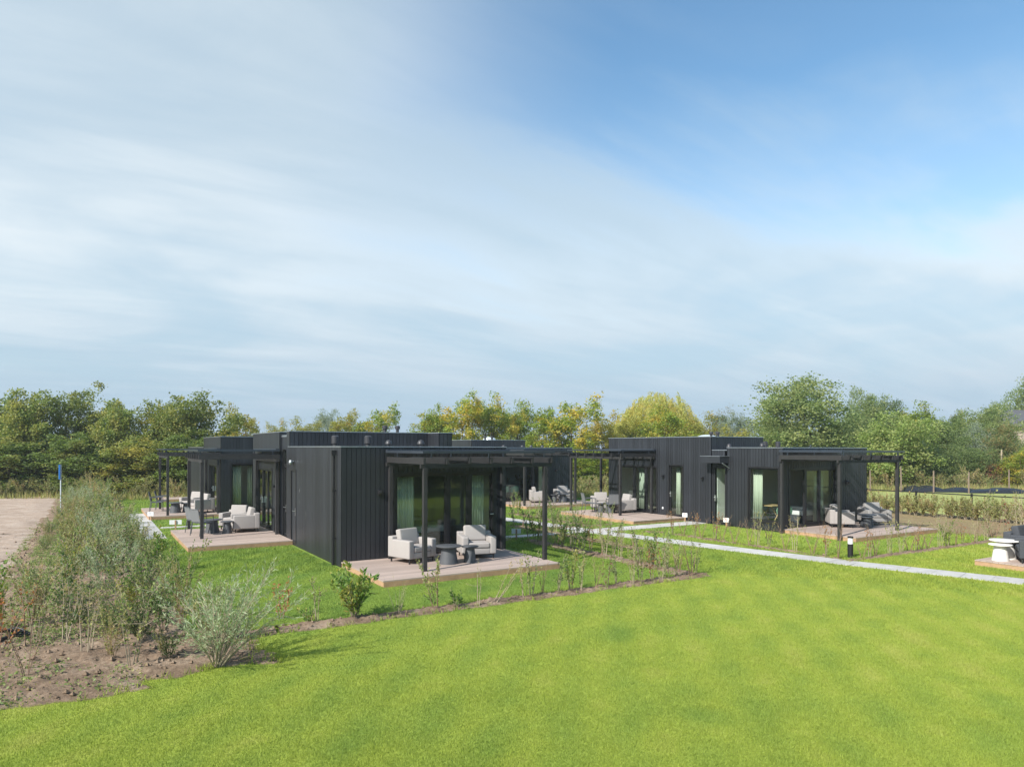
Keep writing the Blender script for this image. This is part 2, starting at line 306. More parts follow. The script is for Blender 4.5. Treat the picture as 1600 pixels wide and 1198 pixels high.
# ------------------------------------------------------------------ helpers
class MB:
    """collects boxes, tubes and faces into one mesh"""
    def __init__(s): s.v = []; s.f = []; s.m = []
    def box(s, x0, x1, y0, y1, z0, z1, mi=0):
        i = len(s.v)
        s.v += [(x0, y0, z0), (x1, y0, z0), (x1, y1, z0), (x0, y1, z0), (x0, y0, z1), (x1, y0, z1), (x1, y1, z1), (x0, y1, z1)]
        s.f += [(i, i + 3, i + 2, i + 1), (i + 4, i + 5, i + 6, i + 7), (i, i + 1, i + 5, i + 4), (i + 1, i + 2, i + 6, i + 5), (i + 2, i + 3, i + 7, i + 6), (i + 3, i, i + 4, i + 7)]
        s.m += [mi] * 6; return s
    def tube(s, pts, rad, n=8, mi=0, cap=True):
        pts = [Vector(p) for p in pts]; base = len(s.v)
        if not hasattr(rad, '__len__'): rad = [rad] * len(pts)
        ref = Vector((0.13, 0.21, 0.97))
        for k, p in enumerate(pts):
            d = (pts[min(k + 1, len(pts) - 1)] - pts[max(k - 1, 0)]).normalized()
            r_ = ref if abs(d.dot(ref)) < 0.93 else Vector((1, 0, 0))
            a = d.cross(r_).normalized(); b = d.cross(a)
            for j in range(n):
                t = 2 * math.pi * j / n
                s.v.append(tuple(p + (a * math.cos(t) + b * math.sin(t)) * rad[k]))
        for k in range(len(pts) - 1):
            for j in range(n):
                s.f.append((base + k * n + j, base + (k + 1) * n + j, base + (k + 1) * n + (j + 1) % n, base + k * n + (j + 1) % n)); s.m.append(mi)
        if cap and n > 3:
            s.f.append(tuple(base + j for j in range(n))); s.f.append(tuple(base + (len(pts) - 1) * n + n - 1 - j for j in range(n))); s.m += [mi, mi]
        return s
    def lathe(s, prof, n=32, cx=0, cy=0, mi=0):
        base = len(s.v)
        for r_, z in prof:
            for j in range(n):
                t = 2 * math.pi * j / n; s.v.append((cx + r_ * math.cos(t), cy + r_ * math.sin(t), z))
        for k in range(len(prof) - 1):
            for j in range(n):
                s.f.append((base + k * n + j, base + k * n + (j + 1) % n, base + (k + 1) * n + (j + 1) % n, base + (k + 1) * n + j)); s.m.append(mi)
        s.f.append(tuple(base + n - 1 - j for j in range(n))); s.f.append(tuple(base + (len(prof) - 1) * n + j for j in range(n))); s.m += [mi, mi]
        return s
    def xf(s, mtx, i0=0):
        for i in range(i0, len(s.v)): s.v[i] = tuple(mtx @ Vector(s.v[i]))
        return s
    def build(s, name, mats, parent=None, smooth=False, bevel=0, segs=2, loc=None, rz=0):
        me = bpy.data.meshes.new(name); me.from_pydata(s.v, [], s.f)
        if isinstance(mats, str): mats = [mats]
        for q in mats: me.materials.append(MAT[q])
        if len(mats) > 1: me.polygons.foreach_set('material_index', s.m)
        if bevel:
            bm = bmesh.new(); bm.from_mesh(me)
            bmesh.ops.bevel(bm, geom=list(bm.edges), offset=bevel, segments=segs, affect='EDGES', profile=0.6, clamp_overlap=True)
            bm.to_mesh(me); bm.free()
        if smooth or (bevel and segs > 1): me.polygons.foreach_set('use_smooth', [True] * len(me.polygons))
        me.update()
        if smooth and not bevel:
            try: me.set_sharp_from_angle(angle=R(40))
            except Exception: pass
        o = bpy.data.objects.new(name, me); COL.objects.link(o)
        if parent: o.parent = parent
        if loc: o.location = loc
        if rz: o.rotation_euler = (0, 0, rz)
        return o

def npmesh(name, V, Fc, material, nv=4):
    """fast mesh: V (n,3) floats, every face has nv consecutive vertices"""
    me = bpy.data.meshes.new(name); n = len(V); nf = n // nv
    me.vertices.add(n); me.vertices.foreach_set('co', np.asarray(V, dtype=np.float32).ravel())
    me.loops.add(n); me.loops.foreach_set('vertex_index', np.arange(n, dtype=np.int32))
    me.polygons.add(nf); me.polygons.foreach_set('loop_start', np.arange(0, n, nv, dtype=np.int32))
    try: me.polygons.foreach_set('loop_total', np.full(nf, nv, dtype=np.int32))
    except Exception: pass
    me.materials.append(MAT[material]); me.update(calc_edges=True)
    return me

def link(name, me, parent=None, loc=(0, 0, 0)):
    o = bpy.data.objects.new(name, me); COL.objects.link(o); o.parent = parent; o.location = loc; return o
def tag(o, label=None, cat=None, group=None, kind=None):
    if label: o['label'] = label
    if cat: o['category'] = cat
    if group: o['group'] = group
    if kind: o['kind'] = kind
    return o
def thing(name, label, cat, loc=(0, 0, 0), rz=0, group=None, kind=None):
    o = bpy.data.objects.new(name, None); COL.objects.link(o); o.empty_display_size = 0.2
    o.location = loc; o.rotation_euler = (0, 0, rz); return tag(o, label, cat, group, kind)
KIDS = {}
def dup(root, loc, rz=0, label=None, group=None, scale=None, name=None):
    def cp(o, par):
        c = o.copy(); COL.objects.link(c)
        if par: c.parent = par
        for ch in KIDS.get(o.name, o.children): cp(ch, c)
        return c
    r = cp(root, None); r.location = loc; r.rotation_euler = (0, 0, rz)
    if scale: r.scale = scale if hasattr(scale, '__len__') else (scale,) * 3
    if label: r['label'] = label
    if group: r['group'] = group
    return r
first_used = set()
def place(root, loc, rz=0, label=None, group=None, scale=None):
    """the first placement moves the model itself, every later one copies it"""
    if root.name not in first_used:
        first_used.add(root.name)
        root.location = loc; root.rotation_euler = (0, 0, rz)
        if scale: root.scale = scale if hasattr(scale, '__len__') else (scale,) * 3
        if label: root['label'] = label
        if group: root['group'] = group
        return root
    return dup(root, loc, rz, label, group, scale)
rng = random.Random(7); nr = np.random.default_rng(11)

# ------------------------------------------------------------------ ground
def vnoise(x, y, seed=0):
    """value noise on arrays"""
    def h(ix, iy):
        n = (ix * 374761393 + iy * 668265263 + seed * 1442695041) & 0x7fffffff
        n = ((n ^ (n >> 13)) * 1274126177) & 0x7fffffff
        return (n ^ (n >> 16)) % 65536 / 65535.0
    ix = np.floor(x).astype(np.int64); iy = np.floor(y).astype(np.int64); fx = x - ix; fy = y - iy
    fx = fx * fx * (3 - 2 * fx); fy = fy * fy * (3 - 2 * fy)
    return (h(ix, iy) * (1 - fx) + h(ix + 1, iy) * fx) * (1 - fy) + (h(ix, iy + 1) * (1 - fx) + h(ix + 1, iy + 1) * fx) * fy
def fbm(x, y, seed=0, oct=4):
    s = 0; a = 0.5; t = 0
    for k in range(oct): s = s + a * vnoise(x * 2 ** k, y * 2 ** k, seed + k); t += a; a *= 0.55
    return s / t

g = MB(); g.v = [(-900, -500, -0.05), (1200, -500, -0.05), (1200, 1500, -0.05), (-900, 1500, -0.05)]; g.f = [(0, 1, 2, 3)]; g.m = [0]
tag(g.build('ground', 'field'), kind='structure')
def sheet(name, x0, x1, y0, y1, z, m):
    g = MB(); g.v = [(x0, y0, z), (x1, y0, z), (x1, y1, z), (x0, y1, z)]; g.f = [(0, 1, 2, 3)]; g.m = [0]
    return tag(g.build(name, m), kind='structure')
sheet('lawn', -7.5, 27.5, -30, 34, 0.0, 'lawn')

BEDS = [  # x0, x1, y0, y1, height, edge softness
    (-7.3, -4.0, -7.3, 36, 0.05, 0.35), (-12.5, -4.9, -7.55, -3.0, 0.05, 0.3), (-4.6, -3.3, -7.2, -5.1, 0.03, 0.3),
    (-3.6, 7.35, -5.75, -5.25, 0.035, 0.16), (6.7, 7.3, -5.7, 2.0, 0.03, 0.16), (4.9, 6.6, 2.4, 4.4, 0.03, 0.3),
    (12.25, 12.55, -5.8, 0.8, 0.025, 0.12), (12.2, 24.0, -6.2, -5.88, 0.025, 0.12),
    (8.6, 9.2, -1.5, 6.0, 0.02, 0.12), (9.0, 12.6, 4.2, 4.6, 0.02, 0.12), (11.2, 11.7, 4.6, 10.5, 0.02, 0.12), (11.9, 12.5, 1.2, 2.0, 0.02, 0.1),
    (21.5, 27.6, -6.5, 7.5, 0.015, 0.8), (27.2, 28.4, -8, 9, 0.03, 0.2)]
def bed_h(x, y):
    h = np.full(x.shape, -1.0)
    wob = (fbm(x * 2.2, y * 2.2, 3) - 0.5) * 0.55
    for x0, x1, y0, y1, ht, soft in BEDS:
        d = np.minimum(np.minimum(x - x0, x1 - x), np.minimum(y - y0, y1 - y)) + wob * min(1.0, soft * 3.0)
        h = np.maximum(h, np.clip(d / soft, -1, 1) * ht)
    return h
def soil_z(x, y):
    cl = fbm(x * 7, y * 7, 21, 3); lump = np.clip(cl - 0.45, 0, 1) * 0.17 + (fbm(x * 2, y * 2, 9) - 0.5) * 0.05 + (fbm(x * 19, y * 19, 33, 2) - 0.5) * 0.03
    h = bed_h(x, y)
    return h + np.where(h > 0, lump * np.clip(h / 0.03, 0, 1) * 0.8, 0) 
def gridmesh(name, x0, x1, y0, y1, step, fz, m, keep=-0.03):
    nx = int((x1 - x0) / step) + 1; ny = int((y1 - y0) / step) + 1
    X, Y = np.meshgrid(np.linspace(x0, x1, nx), np.linspace(y0, y1, ny)); Z = fz(X, Y)
    idx = np.arange(nx * ny).reshape(ny, nx)
    ok = (Z[:-1, :-1] > keep) | (Z[1:, 1:] > keep) | (Z[:-1, 1:] > keep) | (Z[1:, :-1] > keep)
    fs = np.stack([idx[:-1, :-1], idx[:-1, 1:], idx[1:, 1:], idx[1:, :-1]], -1)[ok]
    V = np.stack([X, Y, Z], -1).reshape(-1, 3)
    used = np.zeros(len(V), bool); used[fs.ravel()] = True; remap = np.cumsum(used) - 1
    me = bpy.data.meshes.new(name); me.from_pydata(V[used].tolist(), [], remap[fs].tolist()); me.materials.append(MAT[m])
    me.polygons.foreach_set('use_smooth', [True] * len(me.polygons)); me.update()
    return tag(link(name, me), kind='structure')
gridmesh('planting_bed', -12.5, -2.9, -8.3, 12, 0.05, soil_z, 'soil')
gridmesh('planting_bed', -7.6, -3.6, 12.05, 36, 0.12, soil_z, 'soil')
gridmesh('planting_bed', -2.85, 24.2, -6.5, 11, 0.06, lambda x, y: np.where(x < 21, soil_z(x, y), np.where(y < -5.6, soil_z(x, y), -1)), 'soil')
gridmesh('tilled_ground', 20.6, 28.8, -8.5, 9.5, 0.09, lambda x, y: np.where((x > 21), soil_z(x, y), -1), 'tilled')
def earth_z(x, y):
    d = np.minimum(-6.9 - x, 41 - y) + (fbm(x, y, 5) - 0.5) * 1.2
    d = np.minimum(d, y + 4.5 + (fbm(x * .7, y * .7, 8) - .5) * 2)
    return np.clip(d / 0.8, -1, 1) * 0.06 + (fbm(x * 1.4, y * 1.4, 13) - 0.5) * 0.10 + np.clip(fbm(x * 5, y * 5, 17, 3) - 0.5, 0, 1) * 0.10
gridmesh('bare_earth', -26, -6.0, -8, 12, 0.1, earth_z, 'earth')
gridmesh('bare_earth', -60, -6.0, 12.05, 42, 0.3, earth_z, 'earth')

# ------------------------------------------------------------------ paving
def strip(name, pts, w, z=0.012, th=0.05, slab=0.6, across=1, jit=0.004):
    mb = MB(); loc = random.Random(3)
    for (ax, ay), (bx_, by_) in zip(pts, pts[1:]):
        A = Vector((ax, ay, 0)); B = Vector((bx_, by_, 0)); d = B - A; L = d.length; d.normalize(); nrm = Vector((-d.y, d.x, 0))
        n = max(1, round(L / slab)); s = L / n
        for i in range(n):
            for k in range(across):
                i0 = len(mb.v); wk = w / across
                mb.box(i * s + 0.004, (i + 1) * s - 0.004, -w / 2 + k * wk + 0.004, -w / 2 + (k + 1) * wk - 0.004, -th, z + loc.uniform(0, jit))
                mb.xf(Matrix.Translation(A) @ Matrix(((d.x, nrm.x, 0, 0), (d.y, nrm.y, 0, 0), (0, 0, 1, 0), (0, 0, 0, 1))), i0)
    return tag(mb.build(name, 'paving'), kind='structure')
MAIN = [(14.9, -15.5), (13.0, -10.0), (12.0, -6.45), (11.2, -2.3), (10.95, -0.5), (10.35, 3.0), (10.2, 5.6), (9.8, 8.6), (9.4, 14)]
strip('path', MAIN, 0.86)
strip('path', [(10.85, 2.95), (17.6, 3.1)], 0.9, z=0.018)
strip('path', [(9.85, 2.95), (4.9, 3.05)], 0.5, z=0.018)
strip('path', [(16.45, 3.6), (16.45, 4.0)], 1.0, z=0.02)
strip('path', [(-3.75, 8.6), (-3.75, 18.9)], 0.95, across=2, slab=0.45)
strip('path', [(-3.2, 12.05), (-0.6, 12.05)], 0.42, z=0.018)

# ------------------------------------------------------------------ terraces
def deck(label, x0, x1, y0, y1, top=0.15, along='y', group='timber terrace decks'):
    t = thing('terrace_deck', label, 'deck', (x0, y0, 0), 0, group)
    W, D = x1 - x0, y1 - y0
    mb = MB(); bw = 0.143
    if along == 'y':
        n = round(W / bw); s = W / n
        for i in range(n): mb.box(i * s + 0.005, (i + 1) * s - 0.005, -0.012, D + 0.012, top - 0.028, top)
    else:
        n = round(D / bw); s = D / n
        for i in range(n): mb.box(-0.012, W + 0.012, i * s + 0.005, (i + 1) * s - 0.005, top - 0.028, top)
    mb.build('deck_boards', 'decking', t)
    fr = MB(); e = 0.045
    fr.box(0, W, 0, e, 0.0, top - 0.03); fr.box(0, W, D - e, D, 0.0, top - 0.03)
    fr.box(0, e, e, D - e, 0.0, top - 0.03); fr.box(W - e, W, e, D - e, 0.0, top - 0.03)
    fr.build('edge_board', 'pine', t)
    sb = MB()
    for i in range(1, 5): sb.box(W * i / 5 - 0.03, W * i / 5 + 0.03, e, D - e, 0.0, top - 0.032)
    sb.build('joist', 'stake_wood', t)
    return t
deck('large weathered timber terrace in front of the nearest black cabin', 0.0, 4.75, -3.0, -0.03, along='x')
deck('timber terrace with two grey armchairs and two slatted chairs, left of the nearest cabin', -3.05, -0.03, 4.85, 9.8, along='x')
deck('small distant terrace at the far left beside the paved path', -3.35, -0.55, 15.5, 20.3, along='x')
deck('terrace with orange wood edge under the middle pergola by the right cabin', 13.2, 16.1, 3.8, 8.85, along='y')
deck('terrace at the right end of the right cabin behind the bollard lamp', 16.05, 21.1, -3.9, -1.03, along='x')
deck('distant terrace behind the lawn with two grey armchairs and no dining chairs', 13.3, 18.1, 11.9, 14.92, along='x')
deck('terrace corner at the right edge of the photo with white tables and charcoal seats', 14.55, 17.45, -13.2, -8.2, along='x')
deck('sliver of a terrace behind the farthest left cabin wall', -2.0, -0.55, 26.0, 29.5, along='x')

# ------------------------------------------------------------------ cabins
SIDES = {'-y': 0, '-x': -90, '+y': 180, '+x': 90}
def wall(parent, length, h, openings, origin, rz, z0=0.0, clad=True, trimin=True):
    """local frame: X along the wall, -Y outward. openings: (u0,u1,z0,z1)"""
    mb = MB(); th = 0.15
    us = sorted({0.0, length} | {o[0] for o in openings} | {o[1] for o in openings})
    def free(u0, u1):
        zs = [(z0, h)]
        for a, b, c, d in openings:
            if a < u1 - 1e-4 and b > u0 + 1e-4:
                nz = []
                for q0, q1 in zs:
                    if c > q0: nz.append((q0, min(c, q1)))
                    if d < q1: nz.append((max(d, q0), q1))
                zs = [q for q in nz if q[1] - q[0] > 0.005]
        return zs
    for a, b in zip(us, us[1:]):
        for c, d in free(a, b):
            i0, i1 = (0.0 if a > 0 else th), (0.0 if b < length else th)
            mb.box(a, b, 0.0, 0.05, c, d, 1); mb.box(a + (i0 if trimin else 0), b - (i1 if trimin else 0), 0.05, th, c, d, 2)
    if clad:
        cuts = [0.0]
        for a, b in zip(us, us[1:]):
            n = max(1, round((b - a) / 0.135)); cuts += [a + (b - a) * (i + 1) / n for i in range(n)]
        for a, b in zip(cuts, cuts[1:]):
            if b - a < 0.02: continue
            for c, d in free(a, b):
                mb.box(a + (0.007 if a > 0 else -0.02), b - (0.007 if b < length else -0.02), -0.02, -0.001, c + 0.03 if c == z0 else c, d, 0)
    return mb.build('wall', ['cladding', 'backing', 'plaster'], parent, loc=origin, rz=R(rz))

def side_frame(x0, x1, y0, y1, side):
    if side == '-y': return (x0, y0, 0), 0, x1 - x0
    if side == '-x': return (x0, y1, 0), -90, y1 - y0
    if side == '+y': return (x1, y1, 0), 180, x1 - x0
    return (x1, y0, 0), 90, y1 - y0

def volume(parent, x0, x1, y0, y1, h, ops=None, z0=0.0, roof=True):
    ops = ops or {}
    for side in SIDES:
        org, rz, L = side_frame(x0, x1, y0, y1, side)
        o = []
        for (a, b, c, d) in ops.get(side, []):
            if side == '-y': u = (a - x0, b - x0)
            elif side == '-x': u = (y1 - b, y1 - a)
            elif side == '+y': u = (x1 - b, x1 - a)
            else: u = (a - y0, b - y0)
            o.append((u[0], u[1], c, d))
        if side in ('-y', '+y'):
            wall(parent, L, h, o, org, rz, z0)
        else:
            wall(parent, L - 0.30, h, [(a - 0.15, b - 0.15, c, d) for a, b, c, d in o], 
                 (org[0], org[1] + (-0.15 if side == '-x' else 0.15), 0), rz, z0, trimin=False)
            # board covering the corner end
            for u0, u1 in ((-0.15, 0.0), (L - 0.30, L - 0.15)):
                e = MB().box(u0 - (0.02 if u0 < 0 else -0.004), u1 + (0.02 if u0 > 0 else -0.004), -0.02, -0.001, z0 + 0.03, h)
                e.build('corner_board', 'cladding', parent, loc=(org[0], org[1] + (-0.15 if side == '-x' else 0.15), 0), rz=R(rz))
    if roof:
        MB().box(x0 + 0.152, x1 - 0.152, y0 + 0.152, y1 - 0.152, h - 0.22, h - 0.10).build('roof', 'roofing', parent)
        c = MB(); w = 0.19; o = 0.035
        c.box(x0 - o, x1 + o, y0 - o, y0 - o + w, h + 0.001, h + 0.026); c.box(x0 - o, x1 + o, y1 + o - w, y1 + o, h + 0.001, h + 0.026)
        c.box(x0 - o, x0 - o + w, y0 - o + w, y1 + o - w, h + 0.001, h + 0.026); c.box(x1 + o - w, x1 + o, y0 - o + w, y1 + o - w, h + 0.001, h + 0.026)
        c.build('roof_edge', 'zinc', parent)
    if z0 == 0.0:
        MB().box(x0 + 0.152, x1 - 0.152, y0 + 0.152, y1 - 0.152, 0.05, 0.16).build('floor', 'parquet', parent)
        p = MB(); e = 0.012
        p.box(x0 - e, x1 + e, y0 - e, y0 - 0.002, -0.1, 0.07); p.box(x0 - e, x0 - 0.002, y0 - 0.002, y1, -0.1, 0.07)
        p.build('plinth', 'black_frame', parent)

def to_side(x0, x1, y0, y1, side, a, b):
    """origin at the start of an opening, in world coordinates"""
    if side == '-y': return (a, y0, 0), 0
    if side == '-x': return (x0, b, 0), -90
    if side == '+y': return (b, y1, 0), 180
    return (x1, a, 0), 90

def window(parent, name, vol, side, op, mull=(), solid_door=False, handle=None, fw=0.055, low=None, open_leaf=None, transom=None):
    x0, x1, y0, y1 = vol; a, b, c, d = op
    org, rz = to_side(x0, x1, y0, y1, side, a, b); W = b - a
    fr = MB()
    Y0, Y1 = -0.035, 0.148
    fr.box(0, W, Y0, Y1, d - fw, d); fr.box(0, W, Y0, Y1, c, c + fw)
    fr.box(0, fw, Y0, Y1, c + fw, d - fw); fr.box(W - fw, W, Y0, Y1, c + fw, d - fw)
    for m_ in mull: fr.box(m_ - 0.045, m_ + 0.045, 0.01, 0.09, c + fw, d - fw)
    if transom: fr.box(fw, W - fw, 0.01, 0.09, transom - 0.04, transom + 0.04)
    wo = fr.build(name, 'black_frame', parent, loc=org, rz=R(rz))
    edges = [fw] + list(mull) + [W - fw]
    if solid_door:
        MB().box(fw + 0.003, W - fw - 0.003, 0.0, 0.05, c + fw + 0.003, d - fw - 0.003).build('door_leaf', 'cladding', wo)
    else:
        for i, (e0, e1) in enumerate(zip(edges, edges[1:])):
            if open_leaf is not None and i == open_leaf: continue
            g0 = e0 + (0.045 if i else 0.0); g1 = e1 - (0.045 if i < len(edges) - 2 else 0.0)
            yy = 0.045 + 0.0 * i
            lf = MB(); lw = 0.05
            z0_, z1_ = c + fw, d - fw
            if transom: z1_ = transom - 0.04
            lf.box(g0 + 0.002, g1 - 0.002, yy - 0.022, yy + 0.022, z1_ - lw, z1_ - 0.002); lf.box(g0 + 0.002, g1 - 0.002, yy - 0.022, yy + 0.022, z0_ + 0.002, z0_ + lw + 0.03)
            lf.box(g0 + 0.002, g0 + lw, yy - 0.022, yy + 0.022, z0_ + lw + 0.03, z1_ - lw); lf.box(g1 - lw, g1 - 0.002, yy - 0.022, yy + 0.022, z0_ + lw + 0.03, z1_ - lw)
            lf.build('sash', 'black_frame', wo)
            MB().box(g0 + lw - 0.003, g1 - lw + 0.003, yy - 0.006, yy + 0.006, z0_ + lw + 0.027, z1_ - lw + 0.003).build('pane', 'glass', wo)
            if transom:
                MB().box(g0 + 0.003, g1 - 0.003, yy - 0.006, yy + 0.006, transom + 0.037, d - fw + 0.003).build('pane', 'glass', wo)
    if handle is not None:
        h = MB(); hx = handle; zc = c + 1.0
        h.box(hx - 0.018, hx + 0.018, -0.008 - 0.02, 0.0 + 0.02, zc - 0.13, zc + 0.11)
        h.tube([(hx, -0.02, zc + 0.02), (hx, -0.075, zc + 0.02), (hx + (0.11 if handle < W / 2 else -0.11), -0.075, zc + 0.02)], 0.011, 8)
        h.build('handle', 'steel', wo, smooth=True)
    return wo

def vent_pipe(parent, x, y, z, h, r=0.11, cap='pipe'):
    mb = MB()
    if cap == 'pipe': prof = [(r * 0.8, z), (r * 0.8, z + h * 0.45), (r * 1.25, z + h * 0.48), (r * 1.25, z + h * 0.92), (r * 0.7, z + h)]
    elif cap == 'mush': prof = [(r * 0.55, z), (r * 0.55, z + h * 0.6), (r * 1.15, z + h * 0.62), (r * 1.1, z + h * 0.75), (r * 0.7, z + h * 0.93), (r * .15, z + h)]
    else: prof = [(r * 0.6, z), (r * 0.6, z + h * 0.7), (r, z + h * 0.72), (r, z + h * 0.95), (r * .8, z + h)]
    mb.lathe(prof, 20, x, y); mb.build('vent_pipe', 'vent', parent, smooth=True)
def dome(parent, x, y, z, w=1.0, h=0.26):
    mb = MB(); mb.box(x - w / 2, x + w / 2, y - w / 2, y + w / 2, z, z + 0.12)
    cu = mb.build('skylight', 'zinc', parent)
    prof = [(w * 0.48 * math.cos(t), z + 0.12 + h * math.sin(t)) for t in [i * math.pi / 2 / 8 for i in range(8)]] + [(0.02, z + 0.12 + h)]
    MB().lathe(prof, 32, x, y).build('dome', 'dome', cu, smooth=True)
def wall_lamp(parent, x, y, z, side, kind='box'):
    rz = R(SIDES[side]); mb = MB()
    if kind == 'box':
        mb.box(-0.05, 0.05, -0.06, -0.021, z - 0.08, z + 0.08); mb.box(-0.045, 0.045, -0.17, -0.06, z - 0.03, z + 0.055)
        mb.build('wall_lamp', 'black_frame', parent, loc=(x, y, 0), rz=rz, bevel=0.006)
    else:
        mb.tube([(0, -0.02, z + .03), (0, -0.08, z + .03)], 0.02, 8)
        mb.lathe([(0.01, z + .07), (0.045, z + .06), (0.065, z + .02), (0.068, z - .02), (0.05, z - 0.05), (0.02, z - 0.06)], 16, 0, -0.11)
        mb.build('wall_lamp', 'zinc', parent, loc=(x, y, 0), rz=rz, smooth=True)
def outlet(parent, x, y, z, side):
    MB().box(-0.04, 0.04, -0.05, -0.021, z - 0.045, z + 0.045).build('socket', 'white_board', parent, loc=(x, y, 0), rz=R(SIDES[side]), bevel=0.008)

# --- nearest cabin (left cluster)
L = thing('cabin', 'nearest black timber cabin with stepped flat roof and glazed sliding front', 'cabin', (0, 0, 0))
V1 = (0.0, 4.9, 0.0, 5.45)
o1 = (1.42, 4.52, 0.16, 2.42); o2 = (4.45, 5.12, 0.08, 2.40)
volume(L, *V1, 3.1, {'-y': [o1], '-x': [o2]})
window(L, 'sliding_door', V1, '-y', o1, mull=(1.62, 2.3), handle=3.05, fw=0.07)
window(L, 'door', V1, '-x', o2, solid_door=True, handle=0.56)
Vn = (0.08, 0.9, 5.81, 6.69); on = (5.97, 6.55, 0.08, 3.06)
volume(L, *Vn, 3.44, {'-x': [on]})
window(L, 'door', Vn, '-x', on, handle=0.46, transom=2.5)
VA = (0.92, 5.0, 5.8, 6.69); 
volume(L, 0.03, 4.9, 5.46, 5.80, 3.6, z0=0.0, roof=False)
MB().box(0.0, 4.93, 5.43, 5.83, 3.601, 3.626).build('roof_edge', 'zinc', L)
volume(L, 0.92, 5.0, 5.84, 6.68, 3.59, z0=3.0)
volume(L, 4.93, 5.4, 4.55, 6.3, 3.595, z0=0.0)
V0 = (0.0, 5.0, 6.7, 11.05); o3 = (7.75, 10.45, 0.16, 2.35)
volume(L, *V0, 3.6, {'-x': [o3]})
window(L, 'sliding_door', V0, '-x', o3, mull=(0.95, 1.8), handle=1.0, fw=0.07)
MB().box(0.05, 0.9, 5.84, 6.66, 3.47, 3.50).build('flashing', 'zinc', L)
wall_lamp(L, 1.02, 0, 1.9, '-y'); wall_lamp(L, 0, 4.78, 2.62, '-x', 'ball'); wall_lamp(L, 0, 6.98, 1.75, '-x')
outlet(L, 0, 6.9, 0.42, '-x')
for (yy, zz, w_, h_) in ((4.05, 1.78, .035, .10), (4.12, 1.70, .02, .06), (4.08, 1.42, .02, .09), (3.98, 1.86, .03, .02), (3.35, 1.12, .02, .16), (3.4, .98, .015, .05), (2.1, 1.55, .015, .04)):
    sc = MB(); nn = 7; a0 = len(sc.v); sc.v.append((-0.0225, yy, zz))
    for q in range(nn):
        an = 2 * math.pi * q / nn; rr_ = 0.6 + 0.4 * math.sin(q * 2.7 + yy * 9); sc.v.append((-0.0225, yy + w_ * rr_ * math.cos(an), zz + h_ * rr_ * math.sin(an)))
    for q in range(nn): sc.f.append((0, 1 + (q + 1) % nn, 1 + q)); sc.m.append(0)
    sc.build('scuff_mark', 'scuff', L)
dp = MB(); dp.tube([(-0.09, 0.42, 0.02), (-0.09, 0.42, 3.0)], 0.042, 12); dp.box(-0.15, -0.021, 0.36, 0.48, 2.9, 3.02)
for z in (0.7, 1.95): dp.box(-0.14, -0.021, 0.38, 0.46, z, z + 0.03)
dp.build('downpipe', 'black_frame', L, smooth=True)
for x, y, h, r_, c in ((1.25, 4.6, .5, .095, 'pipe'), (2.25, 4.3, .5, .095, 'pipe'), (2.65, 3.5, .36, .1, 'mush'), (3.5, 2.9, .36, .1, 'mush')):
    vent_pipe(L, x, y, 2.98, h, r_, c)
vent_pipe(L, 4.1, 7.6, 3.48, .45, .1, 'cyl'); vent_pipe(L, 4.65, 7.7, 3.48, .45, .1, 'cyl')

# --- far-left cabin
K = thing('cabin', 'far left black cabin seen behind the armchairs, beside the paved path', 'cabin', (0, 0, 0))
VK = (-0.5, 4.6, 15.6, 20.8); ok1 = (-0.12, 0.95, 0.24, 2.38); ok2 = (15.9, 18.9, 0.16, 2.3)
volume(K, *VK, 3.55, {'-y': [ok1], '-x': [ok2]})
window(K, 'window', VK, '-y', ok1, fw=0.06)
window(K, 'sliding_door', VK, '-x', ok2, mull=(1.0, 2.0), handle=1.1, fw=0.07)
VK2 = (-0.5, 4.6, 20.95, 27.0); ok3 = (21.1, 22.0, 0.1, 2.35)
volume(K, *VK2, 3.07, {'-x': [ok3]})
window(K, 'door', VK2, '-x', ok3, handle=0.75)
volume(K, -0.3, 0.2, 20.81, 20.94, 3.4, z0=0.0, roof=False) if False else None

# --- right cabin
RC = thing('cabin', 'long black cabin on the right with curtained windows facing the path', 'cabin', (0, 0, 0))
XR = 16.15
VR1 = (XR, 21.3, -1.0, 1.58); or1 = (-0.86, 0.60, 0.28, 2.40); or2 = (16.45, 19.35, 0.16, 2.36)
volume(RC, *VR1, 3.1, {'-x': [or1], '-y': [or2]})
window(RC, 'window', VR1, '-x', or1, fw=0.06)
window(RC, 'sliding_door', VR1, '-y', or2, mull=(1.0, 1.85), open_leaf=0, fw=0.07)
VRn = (XR + 0.04, 21.3, 1.60, 2.42); orn = (1.66, 2.38, 0.08, 2.38)
volume(RC, *VRn, 3.0, {'-x': [orn]})
window(RC, 'door', VRn, '-x', orn, handle=0.12)
VR2 = (XR, 19.3, 2.44, 8.95); or4 = (3.95, 4.87, 0.1, 2.38); or5 = (5.55, 8.3, 0.16, 2.3)
volume(RC, *VR2, 3.55, {'-x': [or4, or5]})
window(RC, 'door', VR2, '-x', or4, handle=0.12)
window(RC, 'sliding_door', VR2, '-x', or5, mull=(1.15, 1.95), fw=0.07)
cn = MB(); cn.box(XR - 0.55, XR - 0.025, 1.5, 2.5, 2.5, 2.76); cn.build('door_canopy', 'cladding', RC, bevel=0.004, segs=1)
cz = MB(); cz.box(XR - 0.57, XR - 0.022, 1.48, 2.52, 2.763, 2.78); cz.build('canopy_edge', 'zinc', RC)
MB().tube([(XR - 0.45, 1.46, 2.5), (XR - 0.05, 1.46, 2.3)], 0.018, 8).build('stay_rod', 'zinc', RC, smooth=True)
wall_lamp(RC, XR, 5.15, 1.85, '-x'); wall_lamp(RC, XR, 2.85, 1.85, '-x'); wall_lamp(RC, 20.0, -1.0, 1.75, '-y')
